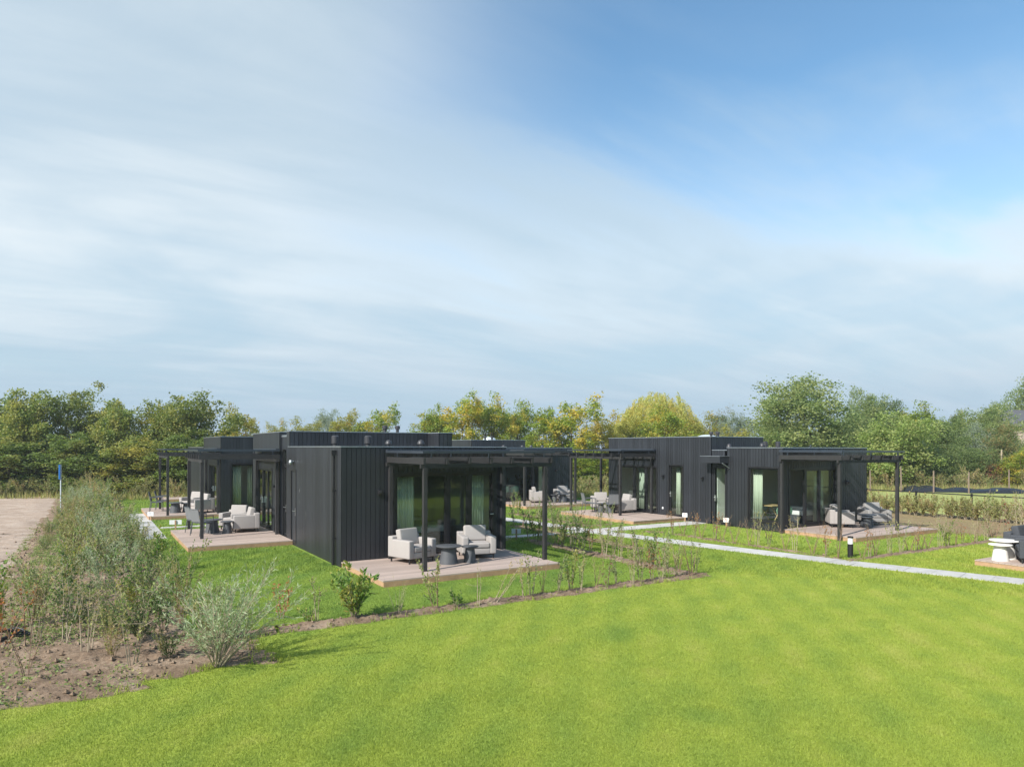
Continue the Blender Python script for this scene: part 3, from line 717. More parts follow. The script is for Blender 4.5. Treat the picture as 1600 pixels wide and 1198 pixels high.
outlet(RC, XR, 5.2, 0.45, '-x')
volume(RC, 19.4, 21.3, 2.46, 7.0, 3.1)
dome(RC, 18.0, 4.4, 3.40, 1.0, 0.17)
vent_pipe(RC, 16.75, 3.0, 3.44, .34, .085, 'cyl'); vent_pipe(RC, 17.15, 3.0, 3.44, .34, .085, 'cyl')
for x, y, h, r_, c in ((16.7, 2.0, .42, .09, 'mush'), (17.6, 1.1, .36, .085, 'mush'), (17.85, 1.15, .42, .08, 'pipe'), (18.7, 1.2, .42, .08, 'pipe')):
    vent_pipe(RC, x, y, 2.95 if y < 1.6 else 2.86, h, r_, c)

# --- middle distant cabin
BC = thing('cabin', 'distant black cabin in the middle, behind the nearest pergola', 'cabin', (0, 0, 0))
VB = (13.3, 18.3, 14.95, 19.8); ob = (13.55, 16.7, 0.16, 2.3)
volume(BC, *VB, 3.08, {'-y': [ob]})
window(BC, 'sliding_door', VB, '-y', ob, mull=(1.6, 2.1), fw=0.07)
volume(BC, 14.45, 18.3, 20.0, 25.0, 3.55)
dome(BC, 16.6, 21.6, 3.46, 0.9, 0.2)
vent_pipe(BC, 15.9, 20.9, 3.46, .36, .1, 'cyl'); vent_pipe(BC, 16.4, 20.9, 3.46, .36, .1, 'cyl')
for x, y in ((15.3, 17.6), (16.6, 17.6), (17.1, 17.4), (17.9, 17.4)): vent_pipe(BC, x, y, 2.95, .3, .09, 'mush')
wall_lamp(BC, 17.2, 14.95, 1.8, '-y')

# --- cabin just beyond the right edge (its terrace shows in the photo; it shows in window reflections)
MC = thing('cabin', 'black cabin reflected in the glass, its terrace at the right edge', 'cabin', (0, 0, 0))
VM = (17.5, 22.4, -14.0, -8.25)
om = (-12.4, -9.4, 0.16, 2.3)
volume(MC, *VM, 3.4, {'-x': [om]})
window(MC, 'sliding_door', VM, '-x', om, mull=(1.0, 2.0), fw=0.07)

# ------------------------------------------------------------------ pergolas
def pergola(label, ox, oy, rz, width, depth, ext=0.2, nj=7, first=None):
    """local: X along the wall from 0..width, outward -Y. Posts, ledger, front beam, joists, glazed cover"""
    t = thing('pergola', label, 'pergola', (ox, oy, 0), R(rz), 'black timber pergolas')
    p = 0.05
    for x, y in ((0, -depth), (width, -depth), (0, -0.08), (width, -0.08)):
        MB().box(x - p, x + p, y - p, y + p, 0.0, 2.60).build('post', 'black_timber', t, bevel=0.004, segs=1)
    MB().box(-0.12, width + 0.2, -depth - 0.03, -depth + 0.03, 2.602, 2.695).build('beam', 'black_timber', t)
    MB().box(-0.12, width + 0.2, -0.125, -0.03, 2.602, 2.695).build('beam', 'black_timber', t)
    for k in range(nj):
        x = -0.06 + (width + 0.22) * k / (nj - 1)
        MB().box(x - 0.03, x + 0.03, -depth - 0.12, -0.03, 2.698, 2.845).build('joist', 'black_timber', t)
    for x in (0.15, width * 0.5, width - 0.05):
        for y in (-depth - 0.05, -0.2):
            MB().box(x - 0.012, x + 0.012, y - 0.02, y + 0.02, 2.846, 2.952).build('bracket', 'rail_metal', t)
    x0, x1, y0, y1 = -0.12, width + 0.22, -depth - 0.15, -0.04
    fr = MB()
    fr.box(x0, x1, y0, y0 + 0.045, 2.955, 3.01); fr.box(x0, x1, y1 - 0.13, y1, 2.955, 3.04)
    fr.box(x0, x0 + 0.045, y0 + 0.045, y1 - 0.13, 2.955, 3.01); fr.box(x1 - 0.045, x1, y0 + 0.045, y1 - 0.13, 2.955, 3.01)
    for k in range(1, 4):
        x = x0 + (x1 - x0) * k / 4; fr.box(x - 0.02, x + 0.02, y0 + 0.045, y1 - 0.13, 2.957, 3.0)
    c = fr.build('cover_frame', 'rail_metal', t)
    for k in range(4):
        a = x0 + (x1 - x0) * k / 4 + 0.024; b = x0 + (x1 - x0) * (k + 1) / 4 - 0.024
        MB().box(a + (0.02 if k == 0 else 0), b - (0.02 if k == 3 else 0), y0 + 0.05, y1 - 0.135, 2.975, 2.985).build('glass_panel', 'roof_glass', c)
    return t
pergola('pergola over the large terrace of the nearest cabin, posts in front of the glass', 1.28, -0.06, 0, 3.45, 2.28)
pergola('pergola standing on the left terrace in front of the glazed side of the nearest cabin', -0.02, 10.0, -90, 3.3, 2.42)
pergola('smallest pergola at the far left, beyond the second terrace', -0.52, 19.4, -90, 3.7, 2.1)
pergola('pergola in the middle of the photo, over slatted chairs and armchairs', 16.13, 9.45, -90, 3.6, 1.9)
pergola('pergola at the right end of the right cabin', 15.9, -1.06, 0, 3.4, 2.35)
pergola('distant pergola behind the nearest one, right of the green dining chair', 13.36, 14.9, 0, 3.2, 2.65)

# ------------------------------------------------------------------ furniture
def armchair(name, label, cat, m, w=0.92, dpt=0.86):
    t = thing(name, label, cat)
    aw = 0.17; hw = w / 2
    for s in (-1, 1):
        b = MB(); x0, x1 = (-hw, -hw + aw) if s < 0 else (hw - aw, hw)
        b.box(x0, x1, -dpt / 2, dpt / 2 - 0.16, 0.13, 0.59); b.build('armrest', m, t, bevel=0.035, segs=3)
    b = MB(); b.box(-hw, hw, dpt / 2 - 0.19, dpt / 2, 0.13, 0.66); b.build('back_frame', m, t, bevel=0.035, segs=3)
    b = MB(); b.box(-hw + aw + 0.003, hw - aw - 0.003, -dpt / 2 + 0.01, dpt / 2 - 0.192, 0.13, 0.28); b.build('seat_base', m, t, bevel=0.012)
    n = 1 if w < 1.2 else 2; cw = (w - 2 * aw - 0.01) / n
    for k in range(n):
        x0 = -hw + aw + 0.005 + k * cw
        b = MB(); b.box(x0, x0 + cw - 0.004, -dpt / 2 - 0.01, dpt / 2 - 0.22, 0.285, 0.43); b.build('seat_cushion', m, t, bevel=0.04, segs=3)
        i = MB(); i.box(x0 - 0.02, x0 + cw + 0.016, -0.09, 0.09, 0.0, 0.42)
        i.xf(Matrix.Translation((0, dpt / 2 - 0.29, 0.42)) @ Matrix.Rotation(R(-13), 4, 'X')); i.build('back_cushion', m, t, bevel=0.045, segs=3)
    for x in (-hw + 0.07, hw - 0.07):
        for y in (-dpt / 2 + 0.07, dpt / 2 - 0.07):
            l = MB(); l.box(x - 0.016, x + 0.016, y - 0.016, y + 0.016, 0.0, 0.128); l.build('leg', 'black_frame', t)
    r_ = MB(); r_.box(-hw + 0.05, hw - 0.05, -dpt / 2 + 0.055, -dpt / 2 + 0.085, 0.10, 0.128); r_.box(-hw + 0.05, hw - 0.05, dpt / 2 - 0.085, dpt / 2 - 0.055, 0.10, 0.128)
    r_.build('base_rail', 'black_frame', t)
    return t
def side_table(name, label, m, r_=0.33, h=0.46):
    t = thing(name, label, 'side table')
    MB().lathe([(r_ - 0.012, h - 0.03), (r_, h - 0.022), (r_, h - 0.006), (r_ - 0.008, h)], 40).build('table_top', m, t, smooth=True)
    MB().lathe([(r_ * 0.72, 0.0), (r_ * 0.70, 0.05), (r_ * 0.60, h * 0.55), (r_ * 0.52, h - 0.031)], 32).build('pedestal', m, t, smooth=True)
    return t
def dining_chair():
    t = thing('garden_chair', 'x', 'garden chair')
    r_ = 0.014; w = 0.25
    for s in (-1, 1):
        MB().tube([(s * w, -0.24, 0), (s * (w - .01), -0.235, 0.42), (s * (w), -0.22, 0.64)], r_, 8).build('leg', 'chair_metal', t, smooth=True)
        MB().tube([(s * w, 0.29, 0), (s * (w - .01), 0.23, 0.42)], r_, 8).build('leg', 'chair_metal', t, smooth=True)
        MB().tube([(s * w, -0.235, 0.645), (s * w, -0.1, 0.655), (s * w, 0.1, 0.65), (s * (w - .02), 0.245, 0.64)], 0.017, 8).build('armrest', 'chair_metal', t, smooth=True)
    fr = MB(); fr.tube([(-w + .01, 0.22, 0.42), (-w + .02, 0.26, 0.66), (-w + .03, 0.33, 0.88)], r_, 8); fr.tube([(w - .01, 0.22, 0.42), (w - .02, 0.26, 0.66), (w - .03, 0.33, 0.88)], r_, 8)
    fr.tube([(-w + .03, 0.33, 0.88), (w - .03, 0.33, 0.88)], r_, 8); fr.tube([(-w, -0.24, 0.425), (w, -0.24, 0.425)], r_, 8); fr.tube([(-w, 0.22, 0.425), (w, 0.22, 0.425)], r_, 8)
    fr.tube([(-w, -0.24, 0.425), (-w, 0.22, 0.425)], r_, 8); fr.tube([(w, -0.24, 0.425), (w, 0.22, 0.425)], r_, 8)
    fr.build('frame', 'chair_metal', t, smooth=True)
    MB().box(-w + .01, w - .01, -0.235, 0.22, 0.425, 0.437).build('seat', 'chair_mesh', t)
    b = MB(); b.box(-w + .03, w - .03, -0.006, 0.006, 0.0, 0.43); b.xf(Matrix.Translation((0, 0.245, 0.46)) @ Matrix.Rotation(R(-11.5), 4, 'X')); b.build('backrest', 'chair_mesh', t)
    return t
def shell_chair():
    t = thing('dining_chair', 'x', 'dining chair')
    mb = MB(); n = 14
    vs = []
    for i in range(9):
        u = i / 8.0
        for j in range(n):
            a = (j / (n - 1) - 0.5) * R(200)
            rr = 0.24 + 0.03 * u; z = 0.44 + u * (0.36 * max(0.35, math.cos(a * 0.75)) )
            vs.append((rr * math.sin(a), rr * math.cos(a) * 0.95, z))
    mb.v = vs
    for i in range(8):
        for j in range(n - 1): mb.f.append((i * n + j, i * n + j + 1, (i + 1) * n + j + 1, (i + 1) * n + j)); mb.m.append(0)
    o = mb.build('shell', 'green_shell', t, smooth=True); sm = o.modifiers.new('s', 'SOLIDIFY'); sm.thickness = 0.02
    MB().lathe([(0.12, 0.42), (0.235, 0.435), (0.24, 0.46), (0.2, 0.455)], 24).build('seat', 'green_shell', t, smooth=True)
    for sx in (-1, 1):
        for sy in (-1, 1): MB().tube([(sx * 0.24, sy * 0.22, 0), (sx * 0.1, sy * 0.1, 0.425)], [0.012, 0.018], 8).build('leg', 'light_wood', t, smooth=True)
    return t
T = 0.15
AC = armchair('armchair', 'x', 'armchair', 'fabric'); ST = side_table('side_table', 'x', 'table_dark'); SS = side_table('side_table', 'x', 'table_dark', 0.22, 0.42); DC = dining_chair()
SHC = shell_chair()
GA = 'light grey outdoor armchairs'; GT = 'charcoal round side tables'; GD = 'slatted garden chairs'
for (x, y, a, lab) in (
    (1.62, -0.8, 17, 'light grey armchair at the nearest terrace, left of the round tables'),
    (3.39, -1.02, -16, 'light grey armchair with striped shadow, right of the round tables on the nearest terrace'),
    (-0.95, 9.15, -40, 'light grey armchair at the back of the left terrace, facing out'),
    (-0.85, 8.15, -93, 'light grey armchair on the left terrace, turned side-on nearest the camera'),
    (-1.15, 16.55, -80, 'light grey armchair at the far left terrace, side-on beside the dark posts'),
    (-1.3, 18.2, -55, 'light grey armchair half hidden behind another at the far left terrace'),
    (15.35, 6.95, -100, 'light grey armchair side-on beneath the middle pergola, near the curtained glass'),
    (15.2, 8.35, -28, 'light grey armchair behind a garden chair beneath the middle pergola'),
    (15.15, 13.75, 62, 'light grey armchair with a cushion on the distant middle terrace, left one'),
    (16.95, 13.9, -18, 'light grey armchair with striped shadow on the distant middle terrace, right one'),
    (18.65, -1.6, 46, 'light grey armchair at the right cabin, seen from behind the pergola post'),
    (20.55, -1.8, -30, 'light grey armchair facing the camera on the right cabin terrace')):
    place(AC, (x, y, T), R(a), lab, GA)
for (x, y, lab) in (
    (2.27, -1.62, 'larger charcoal round table on the nearest terrace'),
    (-1.9, 8.3, 'larger charcoal round table on the left terrace by the garden chairs'),
    (-2.2, 16.95, 'larger charcoal round table on the far left terrace'),
    (14.75, 7.15, 'larger charcoal round table beneath the middle pergola'),
    (16.35, 13.1, 'larger charcoal round table on the distant middle terrace'),
    (19.5, -2.15, 'larger charcoal round table between the armchairs at the right cabin')):
    place(ST, (x, y, T), 0, lab, GT)
for (x, y, lab) in (
    (2.83, -1.72, 'smaller charcoal round table tucked beside the larger one on the nearest terrace'),
    (-1.5, 7.8, 'smaller charcoal round table in front of the side-on armchair, left terrace'),
    (-1.75, 17.0, 'smaller charcoal round table on the far left terrace'),
    (14.45, 7.45, 'smaller charcoal round table beneath the middle pergola'),
    (15.98, 13.35, 'smaller charcoal round table on the distant middle terrace'),
    (19.1, -2.4, 'smaller charcoal round table at the right cabin, next to the post')):
    place(SS, (x, y, T), 0, lab, 'small charcoal round side tables')
for (x, y, a, lab) in (
    (-2.28, 7.75, 118, 'grey mesh garden chair nearest the camera on the left terrace'),
    (-2.35, 8.65, 105, 'grey mesh garden chair behind the nearest one on the left terrace'),
    (-2.85, 18.15, 80, 'grey mesh garden chair at the left corner of the far left terrace'),
    (-2.55, 18.95, 80, 'grey mesh garden chair between posts on the far left terrace'),
    (14.0, 7.75, 70, 'grey mesh garden chair seen side-on beneath the middle pergola'),
    (14.55, 6.75, 152, 'grey mesh garden chair with its back to us beneath the middle pergola')):
    place(DC, (x, y, T), R(a), lab, GD)
place(SHC, (14.35, 15.9, 0.16), R(200), 'pale green shell dining chair behind the glass of the distant cabin', 'green shell dining chairs')
place(SHC, (14.95, 15.85, 0.16), R(170), 'pale green shell chair right of the first inside the distant cabin', 'green shell dining chairs')
place(SHC, (16.95, -0.45, 0.16), R(-60), 'green shell chair inside the big window of the right cabin', 'green shell dining chairs')
t = side_table('side_table', 'taller white round table on the right-edge terrace', 'table_white', 0.36, 0.50); t.location = (15.45, -8.52, T)
t = side_table('side_table', 'lower white round table in front of the taller one at the right edge', 'table_white', 0.27, 0.43); t.location = (14.98, -8.62, T)
t = armchair('sofa', 'charcoal two-seat sofa at the right edge of the photo', 'sofa', 'fabric_dark', w=1.5); t.location = (16.72, -8.68, T)
t = armchair('armchair', 'charcoal armchair cut off by the right edge of the photo', 'armchair', 'fabric_dark'); t.location = (15.42, -9.28, T); t.rotation_euler = (0, 0, R(-150))

def dining_table(loc, label):
    t = thing('dining_table', label, 'table', loc)
    MB().box(-0.4, 0.4, -0.35, 0.35, 0.72, 0.75).build('table_top', 'light_wood', t, bevel=0.005, segs=1)
    for s in (-1, 1):
        MB().tube([(-0.3, s * 0.28, 0), (0.3, s * 0.28, 0.72)], 0.018, 8).build('leg', 'light_wood', t, smooth=True)
        MB().tube([(0.3, s * 0.25, 0), (-0.3, s * 0.25, 0.72)], 0.018, 8).build('leg', 'light_wood', t, smooth=True)
dining_table((16.95, 0.15, 0.16), 'light wood table with crossed legs inside the right cabin window')
dining_table((14.6, 16.6, 0.16), 'light wood table inside the distant middle cabin')
def bed(loc, rz, label):
    t = thing('bed', label, 'bed', loc, R(rz))
    MB().box(-0.8, 0.8, -1.0, 1.0, 0.0, 0.3).build('bed_base', 'fabric_dark', t, bevel=0.02)
    MB().box(-0.8, 0.8, -1.0, 1.0, 0.302, 0.52).build('mattress', 'bedding', t, bevel=0.05, segs=3)
    for s in (-1, 1): MB().box(s * 0.4 - 0.3, s * 0.4 + 0.3, 0.55, 0.92, 0.522, 0.64).build('pillow', 'bedding', t, bevel=0.05, segs=3)
bed((19.2, 0.45, 0.16), 90, 'bed seen through the open sliding door of the right cabin')
bed((3.3, 3.2, 0.16), 0, 'bed inside the nearest cabin behind the sliding glass')

def curtain(x, y, z0, z1, width, side, label, m='curtain'):
    """folded cloth hanging just inside the glass; x,y is the centre of its top rail"""
    mb = MB(); n = int(width / 0.018); th = []
    for i in range(n + 1):
        u = -width / 2 + width * i / n
        yy = 0.028 * math.sin(u * 68 + math.sin(u * 9) * 1.2) + 0.008 * math.sin(u * 151)
        mb.v += [(u, yy, z1), (u * 1.03, yy * 1.5, z0)]
    for i in range(n): mb.f.append((2 * i, 2 * i + 2, 2 * i + 3, 2 * i + 1)); mb.m.append(0)
    o = mb.build('curtain', m, smooth=False, loc=(x, y, 0), rz=R(SIDES[side]))
    o.data.polygons.foreach_set('use_smooth', [True] * len(o.data.polygons))
    s = o.modifiers.new('s', 'SOLIDIFY'); s.thickness = 0.004
    return tag(o, label, 'curtain', 'curtains behind the glass')
curtain(1.85, 0.3, 0.2, 2.33, 0.6, '-y', 'pale green curtain at the left of the nearest sliding door')
curtain(4.15, 0.3, 0.2, 2.33, 0.42, '-y', 'pale green curtain at the right of the nearest sliding door')
curtain(16.45, 0.36, 0.24, 2.33, 0.48, '-x', 'green curtain at the left side of the big right cabin window')
curtain(16.5, 1.76, 0.2, 2.33, 0.2, '-x', 'green curtain at the right side of the canopied door')
curtain(16.5, 4.62, 0.2, 2.33, 0.2, '-x', 'green curtain behind the narrow door of the right cabin')
curtain(16.5, 5.75, 0.2, 2.28, 0.25, '-x', 'green curtain beside the narrow-leaf slider under the middle pergola')
curtain(16.5, 7.0, 0.2, 2.28, 0.35, '-x', 'green curtain at the left of the middle pergola glass')
curtain(18.75, -0.62, 0.2, 2.28, 0.55, '-y', 'grey green curtain at the right of the open sliding door')
curtain(16.4, 15.3, 0.2, 2.28, 0.35, '-y', 'green curtain at the right of the distant cabin glass')
curtain(0.16, 15.85, 0.25, 2.32, 0.45, '-y', 'beige curtain at the left of the far left cabin window', 'curtain_beige')
curtain(0.8, 15.95, 0.25, 2.32, 0.22, '-y', 'beige curtain at the right of the far left cabin window', 'curtain_beige')

# ------------------------------------------------------------------ small site objects
def signpost(x, y, rz, label, w=0.3, lean=0, hb=0.17):
    t = thing('info_sign', label, 'sign', (x, y, 0), R(rz), 'small white signs on wooden stakes')
    MB().box(-0.025, 0.025, 0.0, 0.03, 0, 0.36).build('stake', 'pine', t)
    b = MB().box(-w / 2, w / 2, -0.014, -0.002, 0.2, 0.2 + hb).build('board', 'white_board', t)
    return t, b
def printing(b, w, red=False):
    m = MB()
    m.box(-w * .32, w * .1, -0.0175, -0.0145, 0.325, 0.345); m.box(-w * .32, w * .3, -0.0175, -0.0145, 0.29, 0.298); m.box(-w * .32, w * .22, -0.0175, -0.0145, 0.265, 0.273)
    m.build('print', 'print_red' if red else 'print', b)
t, b = signpost(-2.76, 11.2, 165, 'white sign facing away, behind the left terrace', 0.42)
t, b = signpost(-3.3, 15.3, -35, 'small white sign at the corner of the far left terrace', 0.26); printing(b, 0.26)
t, b = signpost(6.75, 2.35, 160, 'white sign facing away, seen right of the nearest cabin', 0.32)
t, b = signpost(15.85, 3.6, -70, 'white sign at the wall between the two doors of the right cabin', 0.22); printing(b, 0.22, True)
t, b = signpost(15.75, 1.3, -70, 'white sign beside the canopied door of the right cabin', 0.22); printing(b, 0.22, True)

t = thing('bollard_lamp', 'black bollard lamp with a white light band beside the path', 'bollard lamp', (9.62, -5.7, 0))
t.location = at(1329, 19.8)
MB().lathe([(0.075, 0), (0.075, 0.39)], 28).build('column', 'black_frame', t, smooth=True)
MB().lathe([(0.068, 0.391), (0.068, 0.555)], 28).build('light_band', 'lamp_glass', t, smooth=True)
MB().lathe([(0.077, 0.556), (0.077, 0.595), (0.07, 0.602)], 28).build('cap', 'black_frame', t, smooth=True)

t = thing('marker_pole', 'blue and white marker pole in the left shrub bed', 'pole', at(95, 31))
MB().tube([(0, 0, 0), (0, 0, 2.3)], 0.024, 10).build('pole', 'pole_metal', t, smooth=True)
MB().tube([(-0.045, -0.03, 1.65), (-0.045, -0.03, 2.3)], 0.03, 10).build('blue_sleeve', 'blue_paint', t, smooth=True)

hz = MB()
pts = []
for i in range(150):
    a = i / 150 * 2 * math.pi * 3.4; rr = 0.3 + 0.06 * math.sin(i * 0.13); pts.append((rr * 1.25 * math.cos(a) + 0.03 * math.sin(i), rr * math.sin(a), 0.1 + 0.03 * (i / 150 * 3.4) + 0.02 * math.sin(i * .7)))
o = hz.tube(pts, 0.014, 6).build('hose', 'hose', smooth=True, loc=at(-2, 10.9)); tag(o, 'coil of black hose lying on the soil at the left edge', 'hose')

# wire fence at the right
t = thing('fence', 'low wire fence with dark posts and a black top rail at the right', 'fence', (27.55, -14, 0))
for k in range(10):
    p = MB(); p.box(-0.035, 0.035, k * 2.4 - 0.035, k * 2.4 + 0.035, -0.05, 1.12); p.build('post', 'black_frame', t)
rl = MB(); rl.box(-0.02, 0.02, -0.3, 34, 1.03, 1.075); rl.build('top_rail', 'black_frame', t)
wm = MB()
for z in np.arange(0.1, 1.0, 0.15): wm.box(-0.045, -0.039, -0.3, 34, z, z + 0.005)
for y in np.arange(-0.2, 34, 0.2): wm.box(-0.045, -0.04, y, y + 0.005, 0.05, 1.0)
wm.build('wire_mesh', 'black_frame', t)

def stake(px, d, h, r_, m, label, name='stake'):
    mb = MB(); mb.tube([(0, 0, -0.05), (rng.uniform(-.03, .03), 0, h * 0.5), (rng.uniform(-.05, .05), 0, h)], [r_, r_ * 0.95, r_ * 0.8], 8)
    return tag(mb.build(name, m, smooth=True, loc=at(px, d)), label, 'post', 'posts along the nursery')
stake(1360, 51, 1.5, .05, 'stake_wood', 'brown post just right of the right cabin, far away')
stake(1408, 50, 1.8, .055, 'stake_wood', 'leftmost brown post of the row behind the fence, near the pergola post')
stake(1459, 50, 1.5, .06, 'stake_wood', 'brown post with a pale tag behind the black sheeting')
stake(1514, 49, 1.45, .055, 'stake_wood', 'brown post between two heaps of black sheeting')
stake(1565, 55, 3.0, .07, 'twig_pale', 'tall pale pole in front of the red-leaved shrub')
stake(1577, 50, 1.6, .055, 'stake_wood', 'brown post closest to the right edge of the photo')

def tarp(px, d, w, h, label):
    mb = MB(); nx, ny = 40, 12
    for j in range(ny + 1):
        for i in range(nx + 1):
            u = i / nx; v = j / ny
            z = h * math.sin(math.pi * u) ** 0.5 * math.sin(math.pi * v) ** 0.6 * (0.75 + 0.35 * float(vnoise(np.array([u * 9.]), np.array([v * 3. + px]), 4)[0]))
            mb.v.append(((u - 0.5) * w, (v - 0.5) * 1.5, z - 0.03))
    for j in range(ny):
        for i in range(nx): a = j * (nx + 1) + i; mb.f.append((a, a + 1, a + nx + 2, a + nx + 1)); mb.m.append(0)
    o = mb.build('plastic_sheeting', 'tarp', smooth=True, loc=at(px, d), rz=-YAW - R(8)); tag(o, label, 'sheeting', 'black sheeting heaps')
tarp(1440, 51, 3.2, 0.45, 'heap of black sheeting behind the leftmost stretch of fence rail')
tarp(1498, 50.5, 3.4, 0.32, 'middle heap of black sheeting along the field edge')
tarp(1560, 49.5, 4.6, 0.34, 'heap of black sheeting furthest right along the field edge')

# far house
H = thing('house', 'pinkish brick house with dark roof behind the tree at the right edge', 'house', at(1652, 74), -YAW + R(12))
hb = MB(); hb.box(-4.5, 4.5, 0, 8, 0, 5.6); hb.v += [(-4.5, 0, 5.6), (-4.5, 8, 5.6), (-4.5, 4, 5.6)]; hb.build('wall', 'house_brick', H)
rf = MB(); rf.v = [(-5, -.5, 5.45), (5, -.5, 5.45), (5, 8.5, 5.45), (-5, 8.5, 5.45), (-3.2, 4, 7.4), (5, 4, 7.4), (-5, -.5, 5.62), (5, -.5, 5.62)]
rf.f = [(0, 1, 5, 4), (3, 0, 4), (2, 3, 4, 5), (0, 3, 2, 1)]; rf.m = [0] * 4; rf.build('roof', 'roof_tile', H)
for x in (-3.0, -0.6, 2.0):
    for z in (1.2, 3.7):
        w = MB().box(x - .6, x + .6, -0.04, 0.02, z, z + 1.2).build('window', 'white_board', H)
        MB().box(x - .5, x + .5, -0.055, -0.042, z + .1, z + 1.1).build('pane', 'backing', w)

# ------------------------------------------------------------------ vegetation
def rotm(n, r):
    """n random orthonormal frames with up-leaning normals"""
    a = r.normal(size=(n, 3)); a[:, 2] *= 0.7; a /= np.linalg.norm(a, axis=1)[:, None]
    b = r.normal(size=(n, 3)); b -= (a * b).sum(1)[:, None] * a; b /= np.linalg.norm(b, axis=1)[:, None]
    return a, b
def leaf_quads(P, L, W, r, D=None, jit=0.35):
    """rhombic leaves at points P; D = preferred leaf direction"""
    n = len(P); a, b = rotm(n, r)
    if D is not None:
        a = D + a * jit * 1.6; a /= np.linalg.norm(a, axis=1)[:, None]
        b -= (a * b).sum(1)[:, None] * a; b /= np.linalg.norm(b, axis=1)[:, None]
    s = r.uniform(0.65, 1.25, n)[:, None]
    a = a * L * s; b = b * W * s * 0.5
    V = np.stack([P, P + a * 0.45 + b, P + a, P + a * 0.45 - b], 1)
    return V.reshape(-1, 3)

def tree_model(name, kind, m, seed, h=6.5, w=4.6, K=150, Mv=75, leaf=0.15, base=0.06, spiky=0.6, shape='round', trunk_m='bark'):
    """template: an Empty with trunk and crown; the crown is many small leaves on branch-like clumps"""
    r = np.random.default_rng(seed)
    t = thing(name, 'x', 'tree')
    # clump centres
    u = r.uniform(0, 1, K) ** 0.62; phi = r.uniform(0, 2 * np.pi, K); v = r.uniform(-1, 1, K)
    if shape == 'round': prof = lambda q: np.sqrt(np.clip(1 - (np.abs(q - 0.5) / 0.56) ** 2.4, 0, 1))
    elif shape == 'vase': prof = lambda q: 0.45 + 0.62 * np.clip(q, 0, .75) / .75 * np.sqrt(np.clip(1 - ((q - .62) / .42).clip(0, 1) ** 2, 0, 1))
    elif shape == 'cone': prof = lambda q: np.clip(1.05 - q * 0.75, 0, 1)
    else: prof = lambda q: np.clip(1.0 - 0.15 * q, 0, 1) * np.sqrt(np.clip(1 - ((q - .6) / .42).clip(0, 1) ** 2, 0, 1))
    q = (v + 1) / 2
    ang = np.cos(phi * 3 + seed) * 0.12 + np.sin(phi * 2 + seed * 2) * 0.14 + 0.92
    rad = prof(q) * u * (w / 2) * ang
    zc = h * (base + (0.97 - base) * q) 
    top = 1 + 0.10 * np.sin(phi * 2.3 + seed) + r.normal(0, 0.04, K)
    C = np.stack([rad * np.cos(phi), rad * np.sin(phi), zc * np.where(q > .5, top, 1)], 1)
    # direction of each branch tip
    Dd = C - np.array([0, 0, h * 0.3]); Dd[:, 2] = np.abs(Dd[:, 2]) * 0.6 + 0.5 * spiky * h * 0.3
    Dd /= np.linalg.norm(Dd, axis=1)[:, None]
    Ln = r.uniform(0.35, 1.0, K) * (0.15 * h) * (0.6 + 0.5 * (q > 0.7))
    tt = r.uniform(-0.5, 1, (K, Mv)); wd = 0.072 * w * (1.08 - 0.75 * np.clip(tt, 0, 1))
    P = C[:, None] + Dd[:, None] * (tt * Ln[:, None])[..., None] + r.normal(0, 1, (K, Mv, 3)) * wd[..., None] * np.array([1, 1, 0.62])
    # leaves sit in rosettes at the twig ends
    ns_ = max(8, Mv // 11); cen = P[:, :ns_]; ci = r.integers(0, ns_, (K, Mv))
    tight = np.take_along_axis(cen, ci[..., None].repeat(3, -1), 1) + r.normal(0, 1, (K, Mv, 3)) * (0.030 * w) * np.array([1, 1, 0.7])
    P = np.where((r.uniform(0, 1, (K, Mv)) < 0.72)[..., None], tight, P)
    P = P.reshape(-1, 3); P = P[P[:, 2] > 0.1]
    link('crown', npmesh('crown', leaf_quads(P, leaf, leaf * 0.72, r), None, m), t)
    tk = MB(); nlimb = 9
    hh = h * 0.82
    tk.tube([(0, 0, -0.1), (0.05, 0.02, hh * .3), (-0.06, 0.04, hh * .6), (0.04, -0.03, hh)], [0.035 * h * .55, .026 * h * .55, .016 * h * .55, .004 * h], 9)
    for i in sorted(range(K), key=lambda i: -rad[i] - C[i, 2] * .2)[:nlimb * 4:2]:
        c = Vector(C[i]); s = Vector((0, 0, max(0.25, c.z * 0.42))); mid = s.lerp(c, .5) + Vector((0, 0, -.12 * (c - s).length * .4))
        tk.tube([s, mid, c], [0.045 * h / 6, .028 * h / 6, .008], 5)
    tk.build('trunk', trunk_m, t, smooth=True)
    return t
